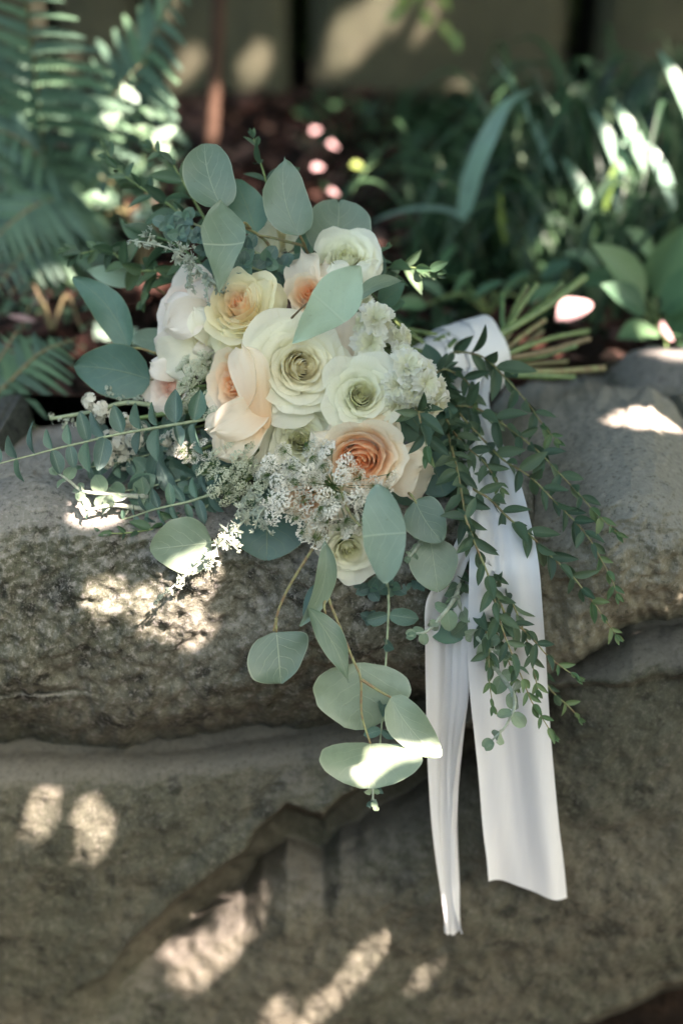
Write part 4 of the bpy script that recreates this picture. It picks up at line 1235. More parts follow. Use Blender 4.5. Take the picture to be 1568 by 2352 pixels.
spray("single hanging leaf on a thin forked twig against the dark boulder face",
      [dict(b=(635, 1452, -.035), t=(645, 1570, -.035), w=150, k='dollar', m='dollar', roll=0, cup=.08, skew=.9)],
      [[(750, 1210, -.04), (705, 1280, -.04), (665, 1345, -.038), (640, 1400, -.036), (628, 1450, -.035)], [(634, 1420, -.036), (635, 1452, -.035)]])

# filler leaves deep inside the bouquet
def filler(label, pts, seed, mat='teal'):
    r_ = random.Random(seed); t = thing("filler_greenery", label, "greenery", STEM_TO, "dark filler greenery inside the bouquet")
    ul = [unit_leaf("leaf", M[mat], k, 9, 7, .2, -.1, .02, i) for i, k in enumerate(('ovate', 'round', 'ovate'))]
    for k, (x, y, d) in enumerate(pts):
        p = P(x, y, d); q2 = STEM_TO
        part("stem", tube("stem", catmull([p, p.lerp(q2, .4) + Vector((0, .02, -.01)), q2], 5), .001, .0015, M['stem'], 5), t)
        for j in range(3):
            a = r_.uniform(0, 6.28)
            dr = RIGHT * math.cos(a) + UP * math.sin(a) + TOCAM * r_.uniform(-.1, .4)
            part("leaf", ul[(k + j) % 3], t, frame(p, dr, TOCAM + Vector((r_.gauss(0, .4), 0, r_.gauss(0, .4))), r_.uniform(60, 95) * M_PX, r_.uniform(38, 60) * M_PX))
filler("dark leaves in the gaps between the upper roses", [(640, 640, .04), (690, 600, .05), (760, 640, .06), (620, 800, .05), (560, 640, .06), (520, 600, .06), (840, 660, .05), (740, 720, .05), (870, 700, .06)], 1)
filler("dark leaves in the gaps between the lower roses", [(770, 960, .03), (740, 890, .04), (900, 960, .03), (620, 1080, .03), (560, 1040, .03), (900, 1080, .03), (760, 1200, .02), (840, 1180, .02), (900, 1200, .02), (640, 1180, .02), (500, 1080, .05)], 2)
filler("dark leaves between the right roses and the ribbon wrap", [(960, 950, .05), (1000, 900, .07), (1010, 980, .05), (940, 1040, .04), (1020, 1060, .04), (980, 1180, .03), (950, 1250, .02), (1000, 860, .09), (1040, 930, .09), (930, 1330, .01), (1050, 1150, .05)], 3)
filler("dark leaves in the hollow left of the lower roses above the stone", [(470, 1080, .05), (420, 1080, .06), (380, 1050, .07), (440, 1130, .05), (500, 1130, .04), (350, 990, .08), (420, 960, .08), (330, 1080, .07)], 4)

# ------------------------------------------------------------------ leafy sprigs
ULP = [unit_leaf("leaf", M['parv'], 'ovate', 9, 5, c, b, 0, i) for i, (c, b) in enumerate(((.25, -.10), (.35, .08), (.15, -.22)))]
ULT = [unit_leaf("leaf", M['tip'], 'ovate', 9, 5, c, b, 0, i) for i, (c, b) in enumerate(((.25, -.10), (.35, .08), (.15, -.22)))]
ULR = [unit_leaf("leaf", M['ruscus'], 'ovate', 9, 5, c, b, 0, i) for i, (c, b) in enumerate(((.25, -.10), (.35, .08), (.15, -.22)))]
ULB = [unit_leaf("leaf", M['baby'], k, 9, 7, c, b, .02, i) for i, (k, c, b) in enumerate((('oblong', .3, -.15), ('ovate', .4, .1), ('oblong', .2, -.3)))]
ULF = [unit_leaf("leaf", M['fuzzy'], 'oblong', 9, 7, c, b, .05, i) for i, (c, b) in enumerate(((.35, -.25), (.2, -.5), (.4, .1)))]

def sprig(name, label, cat, group, pts, meshes, stemmat, sr, step, L0, ratio, ang=62, face=.75, droop=.15, seed=0, start=.03, tipscale=.45, upright=False, tuft=4, rev=False, jit=.3):
    r_ = random.Random(seed)
    path = catmull([P(*p) for p in pts], 10)
    t = thing(name, label, cat, path[0], group)
    part("stem", tube("stem", path, sr, sr * .35, M[stemmat], 6, .10), t)
    Ls = [0]
    for a, b in zip(path, path[1:]): Ls.append(Ls[-1] + (b - a).length)
    tot = Ls[-1]; n = max(2, int(tot / (step * M_PX)))
    for k in range(n):
        s = start + (1 - start) * (k + .5) / n
        dd = s * tot; i = max(0, min(len(Ls) - 2, int(np.searchsorted(Ls, dd)) - 1))
        p = path[i].lerp(path[i + 1], (dd - Ls[i]) / max(1e-6, Ls[i + 1] - Ls[i]))
        tg = (path[i + 1] - path[i]).normalized()
        e = TOCAM
        side = tg.cross(e).normalized(); nrm = side.cross(tg).normalized()
        L = L0 * M_PX * (1 - (1 - tipscale) * max(0, (s - .45) / .55) ** 1.3) * (.75 + .25 * min(1, s * 6))
        base_rot = (k % 2) * math.pi / 2 * (0 if upright else 1) + r_.gauss(0, jit)
        for sg in (0, math.pi):
            if r_.random() < .04: continue
            ro = base_rot + sg
            rad = side * math.cos(ro) + nrm * math.sin(ro)
            A = RAD(ang + r_.gauss(0, 9) - 22 * s * (0 if upright else 1))
            d = tg * math.cos(A) + rad * math.sin(A) + Vector((0, 0, -droop * r_.uniform(.3, 1.4)))
            up = TOCAM * face + tg * (1 - face) * 1.2 + Vector((r_.gauss(0, .30), r_.gauss(0, .30), .25 + r_.gauss(0, .3)))
            if upright: up = TOCAM * r_.uniform(.25, 1.2) + tg * r_.uniform(-.3, .9)
            l = L * r_.uniform(.68, 1.18)
            ms = ULT if (s > .84 and meshes is ULP) else meshes
            part("leaf", ms[r_.randrange(len(ms))], t, frame(p, d, up, l, l * ratio * r_.uniform(.85, 1.15)))
    tg = (path[-1] - path[-2]).normalized()
    for j in range(tuft):
        a = j * 1.9; side = tg.cross(TOCAM).normalized(); nrm = side.cross(tg)
        d = tg + (side * math.cos(a) + nrm * math.sin(a)) * .35
        ms = ULT if meshes is ULP else meshes
        part("leaf", ms[j % len(ms)], t, frame(path[-1], d, TOCAM + side * .3, L0 * M_PX * tipscale * .8, L0 * M_PX * tipscale * .8 * ratio))
    return t

GP = "trailing small-leaved eucalyptus sprigs"
def pv(label, pts, seed, **k):
    a = dict(step=33, L0=54, ratio=.36, sr=.0013)
    a.update(k); a['L0'] *= 1.28; a['step'] *= 1.12; a['ratio'] = .35
    return sprig("eucalyptus_sprig", label, "eucalyptus", GP, pts, ULP, 'twig', a.pop('sr'), a.pop('step'), a.pop('L0'), a.pop('ratio'), seed=seed, **a)
def cv(fn, pts, d0, d1):
    n = len(pts); return [(*fn(*p), d0 + (d1 - d0) * i / (n - 1)) for i, p in enumerate(pts)]
pv("topmost trailing sprig, crossing the ribbon wrap and ending above the tan boulder", [(1035, 812, .13)] + cv(c5, [(430, 490), (545, 515), (650, 610), (770, 745), (850, 860), (915, 935)], .10, .03), 1, L0=68)
pv("second trailing sprig reaching farthest right over the tan boulder", [(1000, 930, .08)] + cv(c5, [(390, 765), (520, 780), (680, 880), (820, 990), (900, 1070), (1040, 1220), (1130, 1320), (1230, 1410)], .06, -.03), 2, L0=62)
pv("third trailing sprig ending in a fresh tip beside the tan boulder's lower edge", [(1000, 850, .10)] + cv(c5, [(340, 690), (440, 820), (560, 950), (650, 1040), (790, 1130), (920, 1260), (1030, 1370), (1100, 1460)], .06, -.03) + cv(c7, [(1290, 270), (1340, 360), (1385, 465)], -.03, -.035), 3, L0=58)
pv("fourth trailing sprig crossing the wide ribbon and ending at the boulder joint", [(1030, 1040, .05), (1060, 1090, .03)] + cv(c5, [(500, 1190), (580, 1240), (680, 1340), (790, 1430), (890, 1530)], .0, -.03) + cv(c7, [(1040, 285), (1130, 370), (1215, 480), (1270, 550), (1310, 610), (1375, 700)], -.03, -.04), 4, L0=58)
pv("longest hanging sprig in front of the wide ribbon, ending low at its right edge", [(1020, 960, .06)] + cv(c5, [(400, 1030), (430, 1170), (460, 1330), (500, 1450)], .0, -.05) + cv(c7, [(510, 20), (560, 160), (620, 300), (660, 410), (690, 540), (720, 650), (755, 750), (800, 860), (850, 980), (890, 1080), (940, 1160), (1010, 1270)], -.055, -.06), 5, step=27, L0=56)
pv("hanging sprig between the two ribbon tails with a drooping round bud", [(1030, 1150, .02)] + cv(c7, [(420, 200), (480, 390), (560, 530), (620, 640), (650, 760), (650, 860), (655, 1000), (672, 1110)], .0, -.035), 6, step=30)
pv("hanging sprig branching right with a curled leaf tip beyond the wide ribbon", [(1110, 1250, .0)] + cv(c7, [(700, 480), (760, 610), (850, 680), (920, 750), (980, 820), (1060, 885), (1150, 945)], -.04, -.05), 7, step=30, L0=50)
pv("lowest blurred sprig emerging behind the wide ribbon's right edge", cv(c7, [(700, 380), (740, 560), (830, 740), (900, 860), (960, 960), (1020, 1040), (1100, 1110), (1165, 1180)], .05, .03), 8, step=28, L0=44)
pv("hanging sprig buried in the middle of the cascade of leaves", [(1040, 1100, .03)] + cv(c7, [(520, 50), (590, 220), (640, 400), (640, 550), (690, 680), (770, 880), (800, 990)], .0, -.02), 9, step=26, L0=52)
pv("short sprig drooping over the cream outer petal of the peach rose", [(955, 935, -.03)] + cv(c5, [(220, 810), (235, 870), (250, 930), (262, 1000)], -.06, -.07), 10, step=24, L0=62, tipscale=.6)
pv("dense sprig left of the cascade behind the notched leaves", [(1020, 1000, .06), (1035, 1100, .04), (1060, 1200, .02), (1085, 1320, .0), (1110, 1420, -.01), (1120, 1520, -.02)], 11, step=24, L0=50)
pv("sprig arching over the stock flowers toward the ribbon wrap", [(980, 880, .06), (1010, 850, .07), (1040, 855, .08), (1075, 880, .07), (1090, 930, .05)], 12, step=24, L0=50)
pv("dark leafy sprig between the ruffled stock and the cascade", [(990, 870, .07), (1010, 930, .05), (1040, 990, .03), (1075, 1030, .02), (1110, 1060, .01), (1150, 1120, .0)], 13, step=24, L0=56)
pv("hanging sprig along the wide ribbon, ending at the felted leaves", cv(c7, [(480, -120), (560, 60), (640, 260), (720, 420), (800, 560), (860, 720), (900, 880), (930, 1020)], .0, -.035), 14, step=28, L0=52)

GR = "green sprigs around the top of the bouquet"
def rs(label, pts, seed, **k):
    a = dict(step=34, L0=58, ratio=.42, sr=.0014); a.update(k); a['L0'] *= 1.45; a['step'] *= 1.2
    return sprig("leafy_sprig", label, "greenery sprig", GR, pts, ULR, 'stem', a.pop('sr'), a.pop('step'), a.pop('L0'), a.pop('ratio'), seed=seed, **a)
rs("green sprig arching out to the upper left, farthest from the roses", [(470, 560, .08), (400, 480, .09), (345, 445, .10), (295, 410, .10), (262, 378, .11), (245, 345, .11)], 21)
rs("short green sprig just above the first, behind the round leaves", [(480, 520, .08), (425, 425, .08), (390, 370, .08), (350, 340, .08)], 22, L0=56)
rs("fresh green sprig standing up between the two tall silver leaves", [(640, 520, .07), (610, 412, .05), (597, 370, .05), (582, 318, .05)], 23, L0=52, ratio=.34)
rs("green sprig pointing left over the dark soil with its lower leaves drooping", [(470, 640, .08), (360, 622, .09), (300, 620, .09), (250, 575, .09), (170, 585, .10)], 24)
rs("second left-pointing green sprig under the silvery one", [(480, 620, .07), (400, 560, .08), (340, 545, .09), (265, 570, .10), (230, 580, .10), (160, 580, .10)], 25, L0=60)
rs("leafy sprig drooping behind the blush rose toward the lower left", [(470, 680, .10), (400, 640, .10), (350, 640, .10), (330, 690, .10)], 26, L0=58)
rs("sprig of grey-green leaves poking out right beneath the small white rose", [(850, 640, .06), (900, 612, .06), (950, 615, .06), (1000, 625, .06)], 27, L0=56, step=24)
rs("little leafy tip just right of the small white rose", [(850, 620, .05), (865, 590, .05), (885, 570, .05)], 28, L0=36)
rs("leaves standing behind the heart-shaped leaf at the top", [(660, 480, .09), (672, 430, .09), (678, 400, .09)], 29, L0=40)

GB = "blue-green baby eucalyptus branches"
def bb(label, pts, seed, **k):
    a = dict(step=36, L0=66, ratio=.50, sr=.0016, upright=True, face=.6, ang=88, droop=0, tuft=2, jit=.25); a.update(k)
    return sprig("gum_branch", label, "eucalyptus", GB, pts, ULB, 'palestem', a.pop('sr'), a.pop('step'), a.pop('L0'), a.pop('ratio'), seed=seed, **a)
bb("long blue-green gum branch reaching out past the left edge of the picture", [(520, 955, .0), (432, 970, -.01), (336, 986, -.01), (288, 994, -.01), (240, 1004, -.012), (192, 1016, -.012), (148, 1026, -.012), (108, 1036, -.015), (72, 1046, -.015), (32, 1056, -.02), (-20, 1070, -.02)], 41, L0=80, tipscale=.62, ratio=.50, step=42)
bb("second gum branch with white sunlit edges above the left boulder's rim", [(560, 1090, .0), (508, 1124, .0), (448, 1148, .0), (380, 1164, .0), (348, 1172, .005), (300, 1188, .01), (240, 1204, .015)], 42, L0=50, step=32, ratio=.40)
bb("hanging baby blue gum branch with paired leaves in the dark below the lower rose", [(880, 1240, .01), (884, 1300, -.005), (892, 1380, -.01), (890, 1440, -.01), (887, 1500, -.01), (880, 1600, -.012), (874, 1690, -.012), (860, 1810, -.012), (852, 1840, -.012)], 43, L0=60, step=62, ratio=.55, face=.8, upright=False, jit=.15, ang=80, tipscale=.35)
bb("short gum branch pressed on the stone among the left foliage", [(500, 1150, .02), (440, 1180, .015), (380, 1200, .01), (330, 1215, .01), (300, 1235, .008)], 44, L0=36, step=24, ratio=.75, upright=False)
def rosette(label, spots, seed, mat=None, stem=None):
    r_ = random.Random(seed); t = thing("gum_rosette", label, "eucalyptus", P(*spots[0][:3]), "round-leaved gum rosettes")
    for (x, y, d, R) in spots:
        c = P(x, y, d)
        part("stem", tube("stem", catmull([c, c.lerp(STEM_TO, .3) + Vector((0, .02, 0)), c.lerp(STEM_TO, .6)], 5), .0012, .0014, M['palestem'], 5), t)
        for j in range(6):
            a = j * 2.4 + r_.random(); dr = RIGHT * math.cos(a) + UP * math.sin(a) + TOCAM * (.15 + .12 * j)
            l = R * M_PX * (1 - .08 * j)
            part("leaf", ULB[r_.randrange(3)], t, frame(c, dr, TOCAM + (RIGHT * -math.cos(a) + UP * -math.sin(a)) * .3 + Vector((r_.gauss(0, .2), 0, r_.gauss(0, .2))), l, l * .85))
rosette("glossy green gum rosette left of the overlapping silver leaves", [(385, 515, .03, 40), (412, 540, .02, 34), (425, 505, .03, 34)], 1)
rosette("blue-green gum rosettes in the gap under the tall silver leaves", [(566, 570, .01, 38), (560, 608, .0, 42), (610, 600, .01, 42), (648, 610, .02, 36), (625, 640, .03, 34)], 2)
rosette("small dark gum rosette beside the silvery sprig top left", [(455, 545, .02, 34), (470, 575, .03, 30)], 3)
rosette("dark round gum leaves in the hollow above the left boulder", [(470, 1160, .02, 42), (440, 1120, .03, 40), (390, 1110, .04, 42), (350, 1210, .01, 24), (310, 1225, .01, 20), (410, 1195, .015, 30)], 4)
rosette("dark round gum leaves under the big pale green leaf", [(850, 1350, .0, 44), (900, 1345, .0, 46), (960, 1330, .0, 40), (930, 1290, .005, 40), (850, 1420, -.0, 30)], 5)

GF = "felted round-leaved sprigs"
def fz(label, pts, seed, **k):
    a = dict(step=44, L0=44, ratio=.80, sr=.0026, face=.7, ang=75, droop=.1, tipscale=.7, tuft=4); a.update(k)
    return sprig("felted_sprig", label, "felted greenery", GF, pts, ULF, 'silver', a.pop('sr'), a.pop('step'), a.pop('L0'), a.pop('ratio'), seed=seed, **a)
fz("felted round-leaved sprig lying over the left boulder under the gum branch", [(360, 1140, .03), (312, 1140, .02), (250, 1135, .01), (192, 1128, .005), (160, 1105, .0), (136, 1088, .0)], 51)
fz("felted sprig with curled leaves hanging in front of the wide ribbon", [(1110, 1440, .02), (1130, 1520, .0), (1180, 1600, -.03), (1165, 1660, -.035), (1130, 1700, -.035)], 52, L0=48, step=46)
fz("small felted sprig beside the left ribbon tail's top", [(1060, 1330, .0), (1040, 1380, -.02), (985, 1445, -.03), (955, 1455, -.03)], 53, L0=42, step=36)
fz("felted leaves on both sides of the cascade over the ribbon", [(1040, 1350, .0), (1080, 1440, -.01), (1110, 1480, -.02), (1150, 1500, -.02)], 54, L0=42, step=32)
fz("tiny felted shoot left of the notched grey leaves", [(985, 1200, .0), (965, 1245, -.03), (940, 1280, -.035)], 55, L0=26, step=24)
fz("tiny pale shoot at the very end of the hanging gum branch", [(856, 1800, -.015), (856, 1830, -.02), (862, 1850, -.02)], 56, L0=24, step=22, sr=.0012)
fz("felted sprig with a sunlit leaf just over the stone edge on the far left", [(330, 1170, .02), (260, 1160, .0), (205, 1170, -.01), (190, 1150, -.01)], 57, L0=40, step=50)

bb("dark gum branch tangled low in the left foliage, just above the stone", [(540, 1060, .03), (470, 1090, .03), (400, 1105, .03), (330, 1120, .03), (270, 1130, .025)], 45, L0=52, step=30, ratio=.6, upright=False)
bb("gum branch running behind the felted sprig toward the left edge", [(500, 1010, .05), (420, 1030, .05), (340, 1045, .045), (260, 1065, .04), (190, 1075, .035)], 46, L0=50, step=30, ratio=.55)
rs("green leafy sprig trailing on the stone rim left of the round sunlit leaf", [(480, 1170, .02), (420, 1195, .01), (350, 1215, .005), (280, 1225, .0), (215, 1222, .0)], 47, L0=34, step=24)
filler("mixed dark foliage at the left foot of the bouquet over the stone top", [(300, 1060, .05), (250, 1050, .06), (350, 1100, .04), (400, 1140, .03), (300, 1130, .03), (450, 1100, .04), (380, 1000, .06)], 5, 'baby')
# silvery artemisia-like sprigs
def clump_mesh(seed):
    r_ = random.Random(seed); g = Geo()
    for i in range(11):
        a = i * 2.4; el = r_.uniform(.3, 1.3)
        d = Vector((math.cos(a) * math.cos(el), math.sin(a) * math.cos(el), math.sin(el)))
        o = d.orthogonal().normalized(); s = d.cross(o)
        L = r_.uniform(.7, 1.15); w = L * .19
        vs = []; c0 = Vector((0, 0, .05 * i))
        for j in range(5):
            t = j / 4; ww = w * math.sin(math.pi * (.12 + .80 * t)) ** .8
            for k in range(3):
                u = k - 1
                vs.append(c0 + d * (t * L) + s * (u * ww) + o * (abs(u) * .10 * L - .15 * t * t * L))
        g.add(vs, grid_faces(5, 3))
        g.add([c0 + d * .0 + s * .02, c0 - s * .02, c0 + d * L * .5 + o * -.05], [(0, 1, 2)])
    return g.mesh("leaf_cluster", M['silver'])
CLU = [clump_mesh(i) for i in range(4)]
def silver(label, pts, seed, step=11, R=17, side=1.0, branches=()):
    r_ = random.Random(seed); path = catmull([P(*p) for p in pts], 10)
    t = thing("silver_sprig", label, "silver greenery", path[0], "silvery felted sprigs")
    part("stem", tube("stem", path, .0017, .0006, M['silver'], 6), t)
    allp = [(path, 1.0)]
    for b in branches:
        bp = catmull([P(*p) for p in b], 6); part("stem", tube("stem", bp, .0011, .0006, M['silver'], 5), t); allp.append((bp, .9))
    for pth, sc in allp:
        Ls = [0]
        for a, b in zip(pth, pth[1:]): Ls.append(Ls[-1] + (b - a).length)
        n = max(3, int(Ls[-1] / (step * M_PX)))
        for k in range(n + 1):
            s = k / n; i = min(len(Ls) - 2, int(np.searchsorted(Ls, s * Ls[-1])) - 1 if k else 0); i = max(0, i)
            p = pth[i].lerp(pth[i + 1], min(1, (s * Ls[-1] - Ls[i]) / max(1e-6, Ls[i + 1] - Ls[i])))
            tg = (pth[i + 1] - pth[i]).normalized(); sd = tg.cross(TOCAM).normalized()
            a = k * 2.4 + r_.uniform(-.4, .4)
            d = sd * math.cos(a) + TOCAM * math.sin(a) * .8 + tg * .55
            if k == n: d = tg
            rr = R * M_PX * sc * (1.1 - .45 * s) * r_.uniform(.75, 1.2)
            part("leaf_cluster", CLU[r_.randrange(4)], t, frame(p + d.normalized() * rr * .35 * side, d.orthogonal(), d, rr, rr, r_.random() * 6))
silver("silvery sprig hanging over the left boulder with its middle blazing in the sun", [(660, 1120, -.04), (600, 1160, -.045), (560, 1196, -.045), (528, 1228, -.045), (480, 1276, -.045), (440, 1310, -.045), (400, 1345, -.045), (356, 1382, -.045)], 61, 12, 17,
       branches=[[(600, 1160, -.045), (575, 1130, -.05), (545, 1175, -.05)], [(590, 1168, -.045), (605, 1200, -.05), (620, 1225, -.05)], [(560, 1196, -.045), (555, 1160, -.05)], [(528, 1228, -.045), (505, 1235, -.05)], [(520, 1236, -.045), (545, 1262, -.05)], [(470, 1284, -.045), (500, 1290, -.05)]])
silver("silvery sprig crossing the blush rose at the upper left of the bouquet", [(560, 690, .0), (480, 640, -.005), (440, 600, .0), (400, 575, .0), (350, 560, .0), (302, 552, .0)], 62, 10, 17,
       branches=[[(440, 600, .0), (405, 590, -.01)], [(445, 610, .0), (430, 640, -.01), (445, 662, -.01)], [(400, 575, 0), (440, 570, -.01)], [(340, 558, 0), (346, 535, 0)]])
silver("small silvery sprig above the hanging leaf beneath the lace", [(660, 1060, -.03), (620, 1090, -.035), (590, 1110, -.04), (600, 1090, -.04)], 63, 10, 18)
silver("silvery sprig tip reaching from the lace flower to the lower left", [(680, 1090, -.05), (640, 1130, -.055), (600, 1175, -.055), (585, 1215, -.055)], 64, 12, 15)
silver("tiny silvery sprig stuck between the blush and yellow-peach roses", [(480, 640, .0), (475, 665, -.02), (478, 690, -.02)], 65, 10, 11)

# ------------------------------------------------------------------ stems, ribbon
bun = thing("stem_bundle", "bundle of cut green and brown stems sticking out right of the ribbon", "flower stems", P(1120, 820, .2))
ends = [(1342, 636, .34, 13, 'stem'), (1232, 652, .30, 8, 'stem'), (1208, 655, .31, 7, 'stem'), (1153, 674, .26, 8, 'stem'), (1352, 778, .32, 9, 'brownstem'), (1322, 795, .30, 7, 'stem'),
        (1386, 845, .30, 10, 'twig'), (1318, 866, .28, 9, 'stem'), (1250, 735, .30, 9, 'twig'), (1200, 700, .30, 8, 'brownstem'), (1340, 850, .33, 8, 'stem'), (1290, 650, .36, 9, 'stem'),
        (1245, 760, .34, 8, 'brownstem'), (1350, 760, .36, 8, 'stem'), (1210, 660, .33, 6, 'brownstem'), (1300, 830, .34, 8, 'brownstem'), (1270, 870, .27, 7, 'stem')]
rr = random.Random(9)
for k, (x, y, d, w, m) in enumerate(ends):
    f = (y - 636) / 240
    s0 = P(1105 + rr.uniform(-8, 8), 775 + f * 85, .215 + rr.uniform(-.02, .02)); s1 = P(1150, 765 + f * 100, .225 + rr.uniform(-.02, .02)); e = P(x, y, d)
    a0 = P(1010, 815 + rr.uniform(-20, 20), .165)
    part("stem", tube("stem", catmull([a0, s0, s1, s1.lerp(e, .5) + Vector((0, 0, .004 * rr.uniform(-1, 1))), e], 8), w * M_PX * .85, w * M_PX * .9, M[m], 8, .05), bun)

rib = thing("ribbon", "white satin ribbon wrapped round the stems with two long tails hanging over the stone", "ribbon", P(1060, 830, .2))
def strip_mesh(name, left, right, n=40, m=13, fold=None, thick=0.0004):
    """loft between two polylines of world points"""
    Lp = catmull(left, n); Rp = catmull(right, n)
    N = min(len(Lp), len(Rp))
    vs = []; uv = []
    for i in range(N):
        a, b = Lp[i], Rp[i]; s = (b - a)
        t = (Lp[min(i + 1, N - 1)] - Lp[max(0, i - 1)]).normalized()
        nn = s.cross(t).normalized()
        if nn.dot(TOCAM) < 0: nn = -nn
        for j in range(m):
            u = j / (m - 1)
            o = fold(u, i / (N - 1)) if fold else 0
            vs.append(a + s * u + nn * o); uv.append((u, i / (N - 1)))
    return mesh_of(name, vs, grid_faces(N, m), M['satin'], uv)

# wrap: several turns of ribbon round the stems
def wrap_turn(x0, x1, r0, r1, tilt, seed, tone=0):
    A = P(985, 832, .150); B = P(1104, 815, .215)
    ax = (B - A); L = ax.length; ax.normalize()
    u = ax.cross(TOCAM).normalized(); w = ax.cross(u)
    r_ = random.Random(seed); ns = 48; na = 12; vs = []; uv = []
    for i in range(na):
        f = i / (na - 1)
        for k in range(ns):
            an = 2 * math.pi * k / ns
            s = x0 + (x1 - x0) * f + tilt * math.cos(an + seed)
            rad = (r0 + (r1 - r0) * f)
            rad *= 1 + .035 * math.sin(an * 3 + seed) + .012 * math.sin(an * 6 + f * 2 + seed)
            c = A + ax * (s * L)
            vs.append(c + (u * math.cos(an) + w * math.sin(an) * .72) * rad)
            uv.append((k / ns, f))
    return mesh_of("wrap", vs, grid_faces(na, ns, 0, True), M['satin'], uv)
part("wrap", wrap_turn(-.35, .35, .013, .030, .10, 1.0), rib)
part("wrap", wrap_turn(.0, .75, .026, .039, .12, 2.2), rib)
part("wrap", wrap_turn(.35, 1.08, .034, .040, .07, 0.4), rib)
part("wrap", wrap_turn(.55, 1.0, .0385, .0415, .12, 3.0), rib)

def YL(pts): return [PY(*p) for p in pts]
# wide right tail
left = YL([(1075, 850, .20), (1040, 930, .14), (1050, 1020, .085), (1072, 1100, .035), (1080, 1200, -.015), (1076, 1300, -.05), (1074, 1400, -.055), (1072, 1500, -.052), (1078, 1600, -.052), (1089, 1700, -.052), (1099, 1800, -.052), (1107, 1900, -.052), (1116, 1970, -.052), (1121, 2024, -.052)])
right = YL([(1130, 850, .22), (1120, 930, .15), (1150, 1020, .09), (1188, 1100, .035), (1216, 1200, -.015), (1235, 1300, -.045), (1244, 1400, -.05), (1251, 1500, -.042), (1257, 1600, -.042), (1264, 1700, -.042), (1273, 1800, -.042), (1283, 1900, -.042), (1294, 1985, -.042), (1302, 2064, -.042)])
def fold2(u, v):
    return .0045 * math.sin(u * 6.5 + v * 3) * (.4 + v) + .003 * math.sin(u * 13 + 1 - v * 4) * (1 - v * .4) + .005 * math.exp(-((u - .42 - .1 * v) / .05) ** 2) * (1 - v)
part("ribbon_tail", strip_mesh("ribbon_tail", left, right, 8, 33, fold2), rib, label="wide right ribbon tail cut on the slant")
# narrow left tail, folded on itself
left = YL([(1075, 960, .10), (1072, 1080, .03), (1060, 1200, -.02), (1010, 1310, -.045), (972, 1380, -.045), (971, 1480, -.05), (973, 1600, -.05), (975, 1700, -.05), (980, 1800, -.05), (988, 1900, -.05), (1001, 2000, -.05), (1015, 2090, -.05), (1022, 2146, -.05)])
right = YL([(1105, 960, .11), (1110, 1080, .04), (1105, 1200, -.015), (1070, 1310, -.04), (1047, 1380, -.03), (1046, 1480, -.038), (1044, 1600, -.038), (1038, 1700, -.038), (1036, 1800, -.038), (1037, 1900, -.038), (1041, 2000, -.038), (1041, 2080, -.038), (1040, 2146, -.038)])
def fold1(u, v): return .004 * math.sin(u * 5 + v * 2) + .002 * math.sin(u * 11 + v * 5)
part("ribbon_tail", strip_mesh("ribbon_tail", left, right, 8, 21, fold1), rib, label="narrow left ribbon tail twisted along its length")
left = YL([(1050, 1300, .0), (1046, 1380, -.03), (1045, 1480, -.0375), (1043, 1600, -.0375), (1037, 1700, -.0375), (1035, 1800, -.0375), (1036, 1900, -.0375), (1040, 2000, -.0375), (1040, 2080, -.0375), (1036, 2146, -.0375)])
right = YL([(1090, 1300, -.02), (1082, 1380, -.05), (1072, 1480, -.055), (1068, 1600, -.052), (1055, 1700, -.05), (1045, 1800, -.044), (1040, 1900, -.040), (1042, 2000, -.040), (1046, 2080, -.042), (1064, 2142, -.044)])
part("ribbon_tail", strip_mesh("ribbon_tail", left, right, 8, 11, fold1), rib, label="folded-back edge of the narrow tail")

